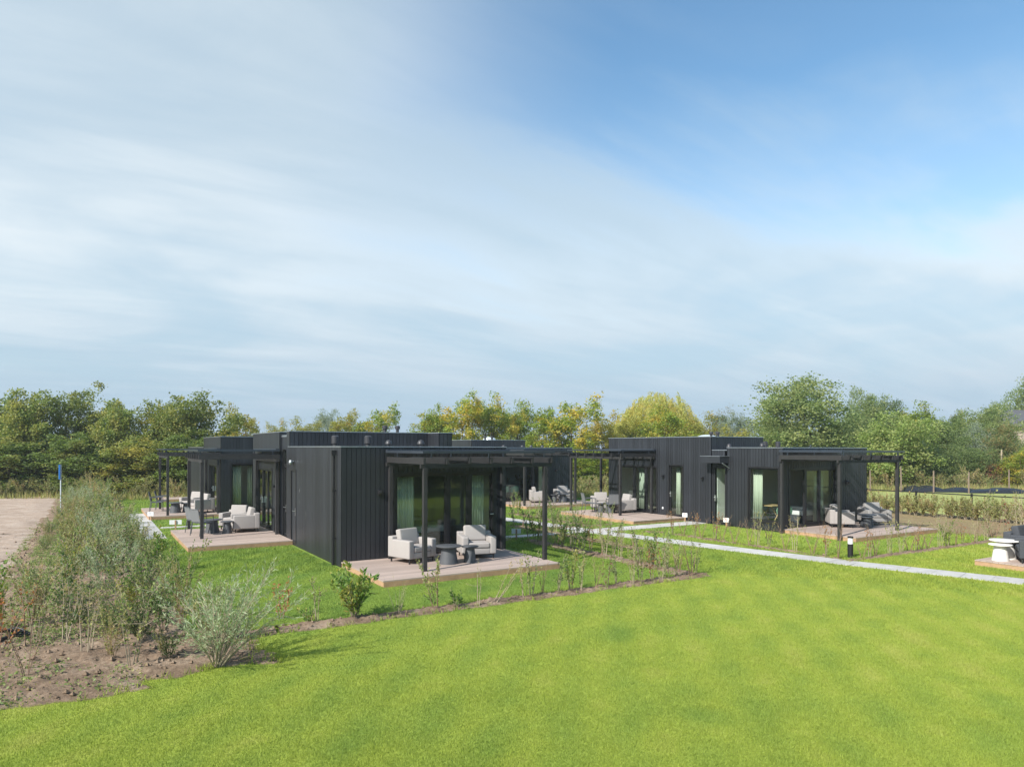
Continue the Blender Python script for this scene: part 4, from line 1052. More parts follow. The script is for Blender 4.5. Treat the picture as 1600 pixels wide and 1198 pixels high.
def willow_model(m, seed, h=10, w=10):
    r = np.random.default_rng(seed); t = thing('weeping_willow', 'x', 'tree')
    n = 520; phi = r.uniform(0, 2 * np.pi, n); u = np.sqrt(r.uniform(0, 1, n))
    lob = 1 + 0.10 * np.cos(phi * 3 + 1) + 0.07 * np.cos(phi * 5)
    x = u * w / 2 * np.cos(phi) * lob; y = u * w / 2 * np.sin(phi) * lob
    z = h * (0.97 - 0.45 * u ** 2.4) + r.normal(0, .3, n) + 0.6 * np.sin(x * 1.5 + 1) * np.cos(y * 1.4)
    Ls = h * r.uniform(0.25, 0.62, n) * (0.4 + 0.6 * u); k = 46
    s = np.linspace(0, 1, k)[None, :] + r.uniform(-.01, .01, (n, k))
    out = 0.5 * np.sqrt(np.clip(s, 0, 1))
    P = np.stack([x[:, None] + np.cos(phi)[:, None] * out + .05 * r.normal(size=(n, k)), y[:, None] + np.sin(phi)[:, None] * out + .05 * r.normal(size=(n, k)), z[:, None] - Ls[:, None] * s + .15 * np.sin(np.pi * np.clip(s * 3, 0, 1))], -1).reshape(-1, 3)
    P = np.repeat(P, 2, 0) + r.normal(0, .06, (len(P) * 2, 3)); P = P[P[:, 2] > .3]
    D = np.tile(np.array([[0, 0, -1.0]]), (len(P), 1))
    link('crown', npmesh('crown', leaf_quads(P, 0.24, 0.07, r, D, .35), None, m), t)
    tk = MB(); tk.tube([(0, 0, -.1), (.1, 0, h * .25), (0, .1, h * .5)], [.45, .36, .22], 10)
    for i in range(12):
        a = i * .53 * 4; tk.tube([(0, .1, h * .35), (1.6 * math.cos(a), 1.6 * math.sin(a), h * .68), (3.2 * math.cos(a), 3.2 * math.sin(a), h * .82)], [.16, .1, .03], 6)
    tk.build('trunk', 'bark', t, smooth=True); return t

def ordn(i): 
    return ['first', 'second', 'third', 'fourth', 'fifth', 'sixth', 'seventh', 'eighth', 'ninth', 'tenth', 'eleventh', 'twelfth', 'thirteenth', 'fourteenth', 'fifteenth', 'sixteenth', 'seventeenth', 'eighteenth', 'nineteenth', 'twentieth'][i] if i < 20 else str(i + 1) + 'th'
MOD = {}
MOD['olive'] = tree_model('field_maple', 'maple', 'leaf_olive', 1, h=6.6, w=4.8, K=105, Mv=210, leaf=.17, shape='round')
MOD['olive2'] = tree_model('field_maple', 'maple', 'leaf_olive', 2, h=6.6, w=4.4, K=85, Mv=200, leaf=.16, shape='vase', spiky=.7)
MOD['olive3'] = tree_model('hawthorn', 'maple', 'leaf_hawthorn', 3, h=6.2, w=5.0, K=110, Mv=210, leaf=.17, shape='round', spiky=.4)
MOD['autumn'] = tree_model('field_maple', 'maple', 'leaf_autumn', 4, h=7.0, w=5.4, K=105, Mv=200, leaf=.17, shape='round', spiky=.7)
MOD['autumn2'] = tree_model('field_maple', 'maple', 'leaf_autumn', 5, h=7.0, w=5.0, K=95, Mv=200, leaf=.17, shape='vase', spiky=.8)
MOD['gold'] = tree_model('birch', 'maple', 'leaf_gold', 6, h=7.0, w=4.6, K=90, Mv=170, leaf=.16, shape='round', spiky=.8)
MOD['green'] = tree_model('ash_tree', 'ash', 'leaf_green', 7, h=9.5, w=8.5, K=150, Mv=210, leaf=.2, shape='round', spiky=.7)
MOD['pale'] = tree_model('hazel', 'hazel', 'leaf_pale', 8, h=6.5, w=6.5, K=120, Mv=190, leaf=.17, shape='round', spiky=.7)
MOD['silver'] = tree_model('white_willow', 'willow', 'leaf_silver', 9, h=7.0, w=6.0, K=105, Mv=180, leaf=.15, shape='round', spiky=.8)
MOD['dark'] = tree_model('oak', 'oak', 'leaf_shrub_dark', 10, h=8.0, w=6.5, K=110, Mv=190, leaf=.18, shape='round', spiky=.5)
MOD['sparse'] = tree_model('bare_tree', 'sparse', 'leaf_brown', 12, h=8.0, w=5.5, K=90, Mv=26, leaf=.14, shape='vase', spiky=.8)
MOD['red'] = tree_model('red_shrub', 'red', 'leaf_red', 13, h=3.5, w=3.0, K=70, Mv=50, leaf=.15, shape='round', spiky=.7)
MOD['willow'] = willow_model('leaf_willow', 14)
SIZE = {'olive': (6.6, 4.8), 'olive2': (6.6, 4.4), 'olive3': (6.2, 5.0), 'autumn': (7, 5.4), 'autumn2': (7, 5), 'gold': (7, 4.6), 'green': (9.5, 8.5), 'pale': (6.5, 6.5), 'silver': (7, 6), 'dark': (8, 6.5), 'sparse': (8, 5.5), 'red': (3.5, 3.0), 'willow': (10, 10)}
TREES = [  # kind, photo column, distance, top row, width in px, label
    ('olive3', -75, 46, 655, 130, 'dense green tree reaching in from beyond the left edge'),
    ('olive', 2, 47, 636, 105, 'olive green tree at the left edge of the photo'),
    ('olive3', 48, 46, 626, 95, 'tall dark green tree second from the left edge'),
    ('olive2', 104, 48, 615, 90, 'tallest yellowish tree in the left hedgerow with sky showing through'),
    ('olive2', 152, 48.5, 631, 70, 'thin-crowned tree right of the tallest in the left hedgerow'),
    ('olive3', 192, 46.5, 639, 85, 'dark green tree in the left hedgerow above the shrub bed'),
    ('olive', 240, 47.5, 637, 75, 'light olive tree with a gap of sky at its left, left hedgerow'),
    ('olive2', 275, 47, 634, 75, 'tree left of the two-topped one above the far left pergola'),
    ('olive', 312, 47.5, 625, 92, 'two-topped olive tree above the far left cabin'),
    ('olive3', 20, 44, 690, 130, 'low rounded bush tree in front of the left edge trees'),
    ('olive3', 128, 44.5, 686, 120, 'low bushy tree under the tallest left hedgerow tree'),
    ('olive', 215, 44.5, 692, 110, 'low bushy tree behind the far end of the shrub bed'),
    ('olive3', 300, 45, 690, 110, 'low bushy tree behind the posts of the far left pergola'),
    ('gold', 368, 62, 645, 70, 'yellow-green small tree right of the left hedgerow'),
    ('gold', 432, 75, 664, 40, 'tip of a golden tree over the roof notch of the nearest cabin'),
    ('gold', 478, 75, 661, 60, 'golden tree top above the nearest tall roof, left of the pale one'),
    ('silver', 512, 80, 645, 50, 'pale feathery tree top above the nearest cabin roof'),
    ('gold', 545, 74, 650, 62, 'golden tree top behind the roof vents'),
    ('autumn2', 592, 74, 644, 72, 'yellow-green tree top right of the roof vents'),
    ('autumn', 672, 62, 648, 70, 'orange-tinted tree at the left of the middle tree row'),
    ('autumn2', 722, 62, 629, 92, 'tall yellow-green tree over the middle distant cabin'),
    ('autumn', 768, 63, 634, 70, 'leafy tree right of the tall one over the skylight'),
    ('autumn', 806, 66, 645, 62, 'ochre tree over the right end of the distant roof'),
    ('autumn2', 850, 61, 640, 72, 'orange-tipped tree left of the bright green one'),
    ('autumn2', 893, 60, 632, 92, 'bright yellow-green tree in the middle, left of the willow'),
    ('gold', 945, 63, 652, 62, 'golden tree between the bright green tree and the willow'),
    ('willow', 1026, 84, 608, 128, 'large golden weeping willow above the right cabin'),
    ('gold', 985, 66, 655, 62, 'golden low tree at the foot of the willow, left side'),
    ('autumn', 1030, 66, 646, 90, 'green and orange tree in front of the willow'),
    ('gold', 1090, 68, 654, 66, 'golden tree right of the willow base'),
    ('sparse', 1108, 84, 641, 70, 'brownish sparse tree right of the willow'),
    ('silver', 1154, 72, 649, 74, 'silvery tree over the roof dome of the right cabin'),
    ('dark', 1128, 88, 650, 50, 'dark distant tree between the sparse and silvery trees'),
    ('green', 1252, 60, 600, 160, 'largest green tree above the right cabin'),
    ('green', 1330, 66, 652, 110, 'green tree right of the largest one'),
    ('green', 1352, 72, 618, 62, 'narrow tree with a knobbly top right of the largest one'),
    ('dark', 1386, 80, 626, 66, 'dark distant tree above the pale bush'),
    ('pale', 1402, 55, 651, 125, 'pale yellow-green bush behind the right pergola'),
    ('autumn', 1432, 78, 643, 82, 'brown-green tree top right of the pale bush'),
    ('autumn', 1486, 76, 656, 64, 'low olive tree top in the dip of the right tree line'),
    ('green', 1478, 60, 660, 90, 'green tree below the dip of the right tree line'),
    ('silver', 1522, 64, 664, 66, 'silvery willow among the right trees'),
    ('dark', 1500, 76, 648, 40, 'small round-topped tree left of the silvery one'),
    ('green', 1550, 66, 638, 92, 'broad green tree left of the pinkish house'),
    ('green', 1606, 80, 606, 84, 'tall tree partly hiding the pinkish house'),
    ('dark', 1566, 60, 662, 56, 'dark leafy tree in front of the pinkish house'),
    ('red', 1548, 55, 722, 44, 'red-leaved shrub beside the tall pale pole'),
    ('green', 1440, 56, 698, 80, 'low green bush behind the black sheeting'),
    ('green', 1510, 56, 700, 76, 'low leafy bush left of the red-leaved shrub'),
    ('autumn', 1595, 54, 706, 56, 'low yellowish bush at the right edge under the house'),
    ('dark', 1356, 57, 712, 72, 'dark low bush behind the right pergola roof'),
    ('dark', 850, 57, 706, 90, 'dark low tree behind the distant pergola'),
    ('autumn', 910, 56, 706, 72, 'low leafy tree between the two middle pergolas'),
    ('autumn2', 975, 57, 702, 70, 'low leafy tree behind the middle pergola'),
    ('gold', 1150, 62, 672, 60, 'golden low tree left of the largest green tree'),
    ('green', 1215, 58, 660, 80, 'green lower tree at the foot of the largest one'),
    ('green', 1295, 58, 668, 90, 'green lower tree right under the largest one'),
]
def put_tree(kind, px, d, top, wpx, label):
    h0, w0 = SIZE[kind]; H_ = CZ + (699 - top) * d / F; w_ = wpx * d / F * 1.10
    place(MOD[kind], at(px, d), rng.uniform(0, 6.28), label, 'trees beyond the cabins', (w_ / w0, w_ / w0, H_ / (h0 * 1.05)))
for a in TREES: put_tree(*a)
# hedgerow continuing where cabins hide it, so that it holds from other positions
for i, (px, d) in enumerate(((420, 60), (470, 62), (530, 60), (590, 62), (640, 60), (700, 58), (760, 58))):
    put_tree(('olive3', 'olive')[i % 2], px, d, 690, 90, ('first', 'second', 'third', 'fourth', 'fifth', 'sixth', 'seventh')[i] + ' low hedgerow tree from the left behind the nearest cabin roof')

for i in range(11):
    x = 2 + i * 4.2; o = place(MOD[('olive3', 'dark', 'green')[i % 3]], (x, -25 - 0.15 * x + rng.uniform(-1, 1), 0), rng.uniform(0, 6.28), f'dark tree of the hedgerow mirrored in the cabin glass, {ordn(i)} from its left end', 'hedgerow mirrored in the glass', (1.15, 1.15, 1.0))
place(MOD['olive3'], (-10.6, -5.4, 0), 1.0, 'unseen bush added outside the left edge to cast a shadow on the soil', 'trees beyond the cabins', (.34, .5, .36))  # unseen bush put in as the caster of the shadow on the left soil
# ---- shrubs and saplings
def shrub_model(name, seed, h, spread, nst, leafm, twigm, leaf=0.05, lw=0.6, dens=30, twigs=5, lean=(0, 0), start=0.15, arch=0.35, r0=0.008, droop=0.0):
    r = np.random.default_rng(seed); t = thing(name, 'x', 'shrub'); mb = MB(); P = []; D = []
    for s in range(nst):
        a = r.uniform(0, 2 * np.pi); sp = spread * r.uniform(0.25, 1.0); hh = h * r.uniform(0.6, 1.0)
        b0 = np.array([math.cos(a), math.sin(a), 0]) * 0.06 * r.uniform(0, 1) * min(1, nst / 4)
        tip = b0 + np.array([math.cos(a) * sp + lean[0] * hh, math.sin(a) * sp + lean[1] * hh, hh])
        n = 8; pts = []
        for k in range(n):
            u = k / (n - 1); q = b0 * (1 - u) + tip * u
            q = q + np.array([math.cos(a), math.sin(a), 0]) * arch * sp * (u * u - u) + r.normal(0, .008 * h, 3) * u
            q[2] -= droop * hh * u ** 3
            pts.append(q)
        mb.tube(pts, [r0 * (1 - .85 * k / (n - 1)) for k in range(n)], 4, cap=False)
        pts = np.array(pts)
        segs = [pts]
        for q in range(twigs):
            u = r.uniform(.25, .95); i = int(u * (n - 1)); base = pts[i] + (pts[min(i + 1, n - 1)] - pts[i]) * r.uniform()
            dr = pts[min(i + 1, n - 1)] - pts[i]; dr = dr / (np.linalg.norm(dr) + 1e-6) + r.normal(0, .55, 3); dr /= np.linalg.norm(dr)
            ln = h * r.uniform(.12, .32) * (1.15 - u * .6)
            tw = np.array([base + dr * ln * k / 3 + np.array([0, 0, .12 * ln * (k / 3) ** 2]) for k in range(4)])
            mb.tube(tw, [r0 * .45, r0 * .38, r0 * .3, r0 * .2], 3, cap=False); segs.append(tw)
        for sg in segs:
            ln = np.linalg.norm(np.diff(sg, axis=0), axis=1).sum(); m_ = int(ln * dens * r.uniform(.6, 1.3))
            if m_ <= 0: continue
            u = r.uniform(start if sg is segs[0] else 0.0, 1, m_) * (len(sg) - 1.001); i = u.astype(int); f = (u - i)[:, None]
            p = sg[i] * (1 - f) + sg[i + 1] * f; d = sg[i + 1] - sg[i]; d /= (np.linalg.norm(d, axis=1)[:, None] + 1e-6)
            P.append(p + r.normal(0, .006, p.shape)); D.append(d)
    mb.build('stems', twigm, t, smooth=True)
    if P:
        P = np.concatenate(P); D = np.concatenate(D); ok = P[:, 2] > 0.03; P = P[ok]; D = D[ok]
        link('leaves', npmesh('leaves', leaf_quads(P, leaf, leaf * lw, r, D, .6), None, leafm), t)
    return t

# dense band of young shrubs on the left
BS = [shrub_model('bush', 31, 1.35, .65, 12, 'leaf_shrub', 'twig_pale', .055, .5, 34, 9),
      shrub_model('bush', 32, 1.5, .6, 10, 'leaf_elder', 'twig_pale', .06, .45, 30, 9),
      shrub_model('bush', 33, 1.15, .7, 13, 'leaf_shrub_dark', 'twig', .05, .7, 44, 8),
      shrub_model('bush', 34, 1.5, .5, 10, 'leaf_hedge', 'twig_red', .05, .6, 36, 8),
      shrub_model('bush', 35, 1.25, .75, 12, 'leaf_osier', 'twig_pale', .07, .28, 44, 7)]
BK = ['grey-green', 'tall twiggy', 'dark green', 'brownish', 'silver-leaved']; ROWN = ['leftmost', 'second', 'middle', 'fourth', 'rightmost']
nb = 0
for row, xx in enumerate((-6.45, -5.95, -5.4, -4.85, -4.35)):
    y = (7.0 if row == 0 else 2.0 + row * 0.4 - (1.5 if row > 1 else 0)); nr_ = 0
    while y < (35, 35, 35, 34, 7.5)[row]:
        k = rng.choice([0, 0, 1, 2, 3, 4, 0]) if y > 2 else rng.choice([0, 2, 4])
        s = rng.uniform(.75, 1.12) * ((.55, .8, 1.0, .92, .8)[row] if y > 4 else .9)
        place(BS[k], (xx + rng.uniform(-.3, .3), y, 0.03), rng.uniform(0, 6.28), f'{BK[k]} shrub in the dense left band, {ROWN[row]} row, {ordn(nr_)} from the near end', 'shrubs of the dense left band', (s, s, s * rng.uniform(.85, 1.1))); nb += 1; nr_ += 1
        y += rng.uniform(0.85, 1.4) * (1.0 if y < 12 else 1.3)
# nearer, individually visible ones
NEAR = [
    (BS[0], -6.3, -1.6, .85, 'bushy grey-green shrub at the near end of the dense band, left one'),
    (BS[4], -5.3, -0.9, .9, 'silver-leaved bushy shrub at the near end of the dense band'),
    (BS[1], -5.9, -0.2, .9, 'yellow-green twiggy shrub between the two end shrubs of the dense band'),
    (BS[2], -4.6, -1.6, .85, 'dark-leaved shrub at the lawn side of the near end of the band'),
    (BS[1], -5.0, -2.5, .85, 'airy green shrub in the middle of the left bed'),
    (BS[2], -5.75, -3.5, .6, 'small dark-leaved shrub standing alone on the soil'),
    (BS[3], -6.4, -3.0, .7, 'brownish airy shrub on the earth side of the left bed'),
    (BS[0], -4.5, -3.5, .9, 'twiggy shrub behind the willow bush, left side'),
    (BS[1], -3.95, -2.3, .85, 'tall twiggy shrub behind the willow bush, right side'),
    (BS[3], -4.2, -4.3, .8, 'brown-tinged shrub half hidden by the willow bush'),
    (BS[2], -4.85, -5.2, .75, 'sprawling dark shrub left of the willow bush'),
    (BS[3], -5.3, -6.1, .5, 'low red-stemmed shrub on the soil left of the willow'),
    (BS[1], -5.3, -4.6, .55, 'small twiggy green shrub on the open soil, middle of the near bed'),
    (BS[2], -4.6, -6.4, .45, 'knee-high dark shrub at the left foot of the willow bush'),
    (BS[0], -4.0, -5.6, .8, 'bushy shrub directly behind the willow stems')]
for m_, x, y, s, lab in NEAR: place(m_, (x, y, .02), rng.uniform(0, 6.28), lab, 'shrubs of the left bed', s)
# willow bush
def single(o, loc, label, group=None, rz=0, scale=1):
    o.location = loc; o['label'] = label; o.rotation_euler = (0, 0, rz); o.scale = (scale,) * 3
    if group: o['group'] = group
    first_used.add(o.name); return o
single(shrub_model('willow_bush', 41, 1.5, 1.15, 38, 'leaf_osier', 'twig_pale', .08, .17, 32, 6, lean=(.22, -.05), start=.25, r0=.009, arch=.25, droop=.08),
       (-4.02, -7.05, .0), 'large grey-green willow bush with many arching stems at the lawn edge')
single(shrub_model('elder_bush', 42, 1.05, .48, 15, 'leaf_elder', 'twig', .11, .42, 34, 4, start=.1, droop=.12), (-1.5, -5.45, .03), 'leafy green elder bush with yellow tips in the front bed')
single(shrub_model('sapling_clump', 43, 1.1, .25, 7, 'leaf_elder', 'twig_pale', .09, .45, 34, 4, start=.35, droop=.1), at(245, 17.2), 'bright green leafy sapling above the left lawn, beside the shrub band')
single(shrub_model('sapling', 44, .8, .25, 5, 'leaf_rust', 'twig_red', .05, .8, 22, 4), at(440, 12.6), 'rust-leaved sapling left of the elder bush')
single(shrub_model('sapling', 45, .9, .12, 3, 'leaf_brown', 'twig_pale', .035, .6, 30, 4, start=.5), at(496, 12.5), 'thin sapling with a tuft of seed heads left of the elder bush')
single(shrub_model('sapling', 46, .35, .2, 7, 'leaf_elder', 'twig', .05, .7, 45, 3), at(483, 12.2), 'very low green clump in the front bed')
single(shrub_model('grass_clump', 47, .75, .28, 12, 'leaf_hedge', 'twig_pale', .03, .3, 4, 0, start=.8, arch=.1, r0=.004), at(623, 12.9), 'clump of pale dry grass stalks in the front bed')
single(shrub_model('sapling', 48, 1.05, .25, 5, 'leaf_shrub', 'twig_red', .05, .7, 34, 6, lean=(-.1, 0)), at(682, 13.3), 'leafy sapling in front of the pergola post')
single(shrub_model('sapling', 49, .4, .14, 6, 'leaf_elder', 'twig_pale', .07, .6, 50, 3), at(715, 13.5), 'small bright green plant in front of the deck edge')
single(shrub_model('sapling', 50, .95, .07, 3, 'leaf_hedge', 'twig_pale', .035, .5, 24, 2), at(747, 13.6), 'slim upright sapling in front of the middle of the deck')
single(shrub_model('sapling', 51, .9, .2, 4, 'leaf_hedge', 'twig_pale', .045, .6, 22, 4, lean=(.8, .1)), at(775, 13.8), 'pale sapling leaning strongly right, in front of the deck')
single(shrub_model('sapling', 52, 1.45, .45, 5, 'leaf_shrub_dark', 'twig_pale', .055, .7, 26, 6, lean=(.2, .3)), at(104, 10.9), 'slanting pale-stemmed sapling on the soil at the lower left')
single(shrub_model('sapling', 53, 1.35, .1, 2, 'leaf_rust', 'twig_red', .045, .7, 8, 3), at(44, 10.6), 'bare thin sapling on the soil at the lower left')
single(shrub_model('sapling', 54, 1.3, .35, 4, 'leaf_rust', 'twig_red', .05, .8, 16, 3, lean=(.3, .1)), at(2, 10.4), 'red-tipped sapling at the lower left corner')
single(shrub_model('sapling', 55, 1.0, .1, 2, 'leaf_elder', 'twig_pale', .055, .7, 24, 3), at(90, 12.5), 'small leafy sapling behind the slanting pale stems')
single(shrub_model('sapling', 56, 1.1, .25, 3, 'leaf_elder', 'twig_red', .08, .5, 30, 3), at(172, 24), 'leafy branch rising at the right rim of the dense band')

SAP = [shrub_model('sapling', 61, .95, .2, 4, 'leaf_shrub', 'twig_pale', .045, .75, 26, 6), shrub_model('sapling', 62, 1.05, .26, 4, 'leaf_shrub_dark', 'twig', .048, .75, 22, 6),
       shrub_model('sapling', 63, .85, .24, 4, 'leaf_red', 'twig', .04, .8, 14, 5), shrub_model('sapling', 64, 1.05, .15, 4, 'leaf_hedge', 'twig_pale', .04, .7, 18, 6),
       shrub_model('sapling', 65, .9, .32, 4, 'leaf_brown', 'twig_red', .035, .6, 8, 4), shrub_model('sapling', 66, 1.15, .24, 6, 'leaf_elder', 'twig', .05, .7, 28, 8),
       shrub_model('sapling', 67, 1.0, .2, 5, 'leaf_rust', 'twig', .042, .8, 13, 5)]
DESC = ['green-leaved', 'dark-leaved', 'reddish', 'pale', 'nearly bare', 'fresh green', 'rust-orange']
def row(pts, kinds, where, grp, sc=1.0):
    for i, (x, y) in enumerate(pts):
        k = kinds[i % len(kinds)]; s = sc * rng.uniform(.8, 1.12)
        place(SAP[k], (x + rng.uniform(-.08, .08), y + rng.uniform(-.12, .12), .02), rng.uniform(0, 6.28), f'{DESC[k]} sapling, {ordn(i)} {where}', grp, s)
def lin(a, b, n): return [(a[0] + (b[0] - a[0]) * i / (n - 1), a[1] + (b[1] - a[1]) * i / (n - 1)) for i in range(n)]
row(lin((2.0, -5.5), (7.1, -5.5), 17), [3, 0, 4, 1, 5, 0, 4, 2, 1, 3, 1, 6, 0], 'from the left in the front bed right of the deck', 'saplings in the front bed')
row(lin((7.0, -5.0), (6.95, 1.8), 20), [4, 0, 2, 5, 1, 4, 3, 1, 0, 4, 6, 5, 1, 0, 5], 'from the near corner in the bed running back from it', 'saplings in the bed running back', 1.05)
row([(5.6, 2.9), (5.9, 3.5), (6.3, 2.6), (5.3, 3.8), (6.0, 4.2), (6.5, 3.5)], [1, 5, 1, 0, 1, 5], 'in the dark clump right of the nearest cabin', 'saplings right of the nearest cabin', 1.15)
row(lin((8.9, -1.2), (8.9, 5.8), 12), [4, 0, 2, 3, 4, 1, 4, 0, 3, 2, 4, 1], 'from the near end of the row before the main path', 'saplings before the main path')
row(lin((9.2, 4.4), (12.5, 4.4), 7), [0, 5, 3, 0, 4, 1, 0], 'from the left in the row before the middle terrace', 'saplings before the middle terrace')
row(lin((11.4, 4.9), (11.4, 10.2), 9), [4, 0, 3, 1, 4, 0, 3, 5, 0], 'from the near end of the row beside the middle terrace', 'saplings beside the middle terrace')
row(lin((12.35, 0.7), (12.4, -5.7), 15), [6, 4, 6, 4, 6, 4, 4, 4, 3, 1, 4, 3, 4, 6, 4], 'from the far end of the row before the right cabin', 'saplings before the right cabin', 1.1)
row(lin((12.9, -6.0), (20.5, -6.0), 17), [4, 6, 4, 3, 0, 4, 6, 4, 4, 3, 5], 'from the left in the row behind the bollard lamp', 'saplings behind the bollard lamp', 1.0)
row([(-6.9, -3.2), (-6.3, -4.4), (-5.6, -5.4), (-6.2, -6.2), (-5.0, -6.6), (-4.5, -4.8), (-5.9, -2.4), (-4.9, -3.6)], [5, 0, 3, 4, 0, 5, 1, 5], 'of the wispy ones on the near left soil', 'wispy saplings in the near left bed', 1.15)
row([(20.6, -5.9), (21.2, -5.6), (21.8, -6.3), (22.3, -5.7), (22.9, -6.2), (21.4, -6.8), (23.5, -5.7), (24.0, -6.6)], [4, 0, 3, 2, 0, 4, 3, 0], 'in the thicket left of the charcoal sofa', 'saplings left of the charcoal sofa', 1.55)
HS = [shrub_model('hedge_plant', 71, .9, .42, 11, 'leaf_hedge', 'twig_pale', .07, .6, 46, 8), shrub_model('hedge_plant', 72, .95, .4, 10, 'leaf_hedge', 'twig_pale', .07, .6, 40, 8)]
y = -9.0; i = 0
while y < 9.5:
    place(HS[i % 2], (27.0 + rng.uniform(-.45, .15), y, .02), rng.uniform(0, 6.28), f'pale yellow-green hedge plant against the wire fence, {ordn(i)} from its near end', 'hedge plants along the wire fence', rng.uniform(.8, 1.1)); y += rng.uniform(.22, .42); i += 1
# wild shrubs at the field edge in the middle distance and along the left trees
WS = [shrub_model('wild_shrub', 81, 1.5, .8, 14, 'leaf_hedge', 'twig', .085, .6, 22, 7, r0=.012), shrub_model('wild_shrub', 82, 1.3, .8, 14, 'leaf_shrub', 'twig_red', .085, .6, 22, 7, r0=.012)]
for i in range(34):
    px = 640 + i * 11.5 + rng.uniform(-4, 4); d = rng.uniform(43, 49)
    place(WS[i % 2], at(px, d), rng.uniform(0, 6.28), f'olive wild shrub at the field edge behind the middle cabins, {ordn(i)} from the left', 'wild shrubs behind the middle cabins', rng.uniform(.75, 1.25))
for i in range(34):
    px = -60 + i * 13.5 + rng.uniform(-5, 5); d = rng.uniform(41, 43.5)
    place(WS[(i + 1) % 2], at(px, d), rng.uniform(0, 6.28), f'olive wild shrub at the foot of the left hedgerow, {ordn(i)} from the left', 'wild shrubs at the left hedgerow', rng.uniform(.55, .95))
for i in range(26):
    px = 1345 + i * 12 + rng.uniform(-5, 5); d = rng.uniform(52.5, 55)
    place(WS[i % 2], at(px, d), rng.uniform(0, 6.28), f'wild shrub under the trees behind the black sheeting, {ordn(i)} from the left', 'wild shrubs behind the sheeting', rng.uniform(.7, 1.3))

# ---- grass blades on the lawns
BOXES = [(-0.1, 5.45, -0.1, 11.1), (-0.6, 4.7, 15.5, 27), (XR - .1, 21.4, -1.1, 9.0), (13.2, 18.4, 11.85, 25), (0, 4.77, -3.02, 0), (-3.07, 0, 4.83, 9.82), (-3.37, -.5, 15.48, 20.32), (13.18, 16.2, 3.78, 8.87),
         (16.03, 21.12, -3.92, -1), (14.53, 22.4, -14, -8.18), (-4.24, -3.26, 8.55, 19), (-3.3, -0.6, 11.82, 12.28), (10.6, 17.2, 2.48, 3.42), (4.9, 10.2, 2.77, 3.28)]
def free_lawn(x, y, m=0.0):
    ok = (bed_h(x, y) < 0.004 + m)
    for a, b, c, d in BOXES: ok &= ~((x > a) & (x < b) & (y > c) & (y < d))
    for (ax, ay), (bx_, by_) in zip(MAIN, MAIN[1:]):
        dx, dy = bx_ - ax, by_ - ay; L2 = dx * dx + dy * dy; t = np.clip(((x - ax) * dx + (y - ay) * dy) / L2, 0, 1)
        ok &= np.hypot(x - ax - t * dx, y - ay - t * dy) > 0.44
    ok &= (x > -7.2) & (x < 27.4)
    return ok
def blades(n, r0, r1, h, w, name, pw=1.6, seed=5):
    r = np.random.default_rng(seed)
    u = r.uniform(0, 1, n); e = 2 - pw
    d = (r0 ** e + u * (r1 ** e - r0 ** e)) ** (1 / e)
    a = r.uniform(-R(47), R(47), n)
    x = CX + d * (np.sin(YAW + a)); y = CY + d * np.cos(YAW + a)
    ok = free_lawn(x, y); x, y, d = x[ok], y[ok], d[ok]; k = len(x)
    th = r.uniform(0, 2 * np.pi, k); hh = h * r.uniform(.55, 1.15, k) * (0.85 + 0.5 * fbm(x * 1.3, y * 1.3, 31, 3)); sc = 0.75 + d / 22.0
    tx = r.normal(0, .36, k) * hh; ty = r.normal(0, .36, k) * hh
    ww = w * sc
    V = np.zeros((k, 3, 3)); V[:, 0] = np.stack([x - np.cos(th) * ww / 2, y - np.sin(th) * ww / 2, np.full(k, -.004)], 1)
    V[:, 1] = np.stack([x + np.cos(th) * ww / 2, y + np.sin(th) * ww / 2, np.full(k, -.004)], 1); V[:, 2] = np.stack([x + tx, y + ty, hh], 1)
    return V.reshape(-1, 3)
V = np.concatenate([blades(1500000, 6.0, 24, .027, .0055, '', 1.5), blades(380000, 18, 48, .055, .012, '', 1.2, 6)])
o = link('lawn_grass', npmesh('lawn_grass', V, None, 'lawn_blades', 3)); tag(o, kind='stuff')
# weeds and tufts spilling on the bed edges
def tufts(n, seed):
    r = np.random.default_rng(seed); x = r.uniform(-8, 24, n * 14); y = r.uniform(-8, 14, n * 14); h = bed_h(x, y); ok = (h > -0.006) & (h < 0.022) & (x < 13)
    return x[ok][:n], y[ok][:n]
tx, ty = tufts(2600, 9); r = np.random.default_rng(3); k = 9
x = np.repeat(tx, k) + r.normal(0, .03, len(tx) * k); y = np.repeat(ty, k) + r.normal(0, .03, len(tx) * k); n = len(x); th = r.uniform(0, 6.28, n); hh = r.uniform(.04, .12, n)
V = np.zeros((n, 3, 3)); w = .007
V[:, 0] = np.stack([x - np.cos(th) * w, y - np.sin(th) * w, np.zeros(n)], 1); V[:, 1] = np.stack([x + np.cos(th) * w, y + np.sin(th) * w, np.zeros(n)], 1)
V[:, 2] = np.stack([x + r.normal(0, .4, n) * hh, y + r.normal(0, .4, n) * hh, hh], 1)
tag(link('edge_grass', npmesh('edge_grass', V.reshape(-1, 3), None, 'lawn_blades', 3)), kind='stuff')
# low weeds on the soil
n = 16000; x = r.uniform(-9, -3.6, n * 3); y = r.uniform(-7.6, 16, n * 3); dn = fbm(x * .9, y * .9, 41, 3); ok = (bed_h(x, y) > 0.01) & (dn > .47) & (r.uniform(0, 1, n * 3) < np.where(x < -6.9, .1, .9) * np.where(y < -4.5, .3, 1) * .8); x, y = x[ok][:n], y[ok][:n]
P = np.stack([x, y, np.full(len(x), .05)], 1); P = np.repeat(P, 7, 0) + r.normal(0, .04, (len(P) * 7, 3)); P[:, 2] = np.abs(P[:, 2])
tag(link('weeds', npmesh('weeds', leaf_quads(P, .042, .026, r), None, 'leaf_shrub')), kind='stuff')
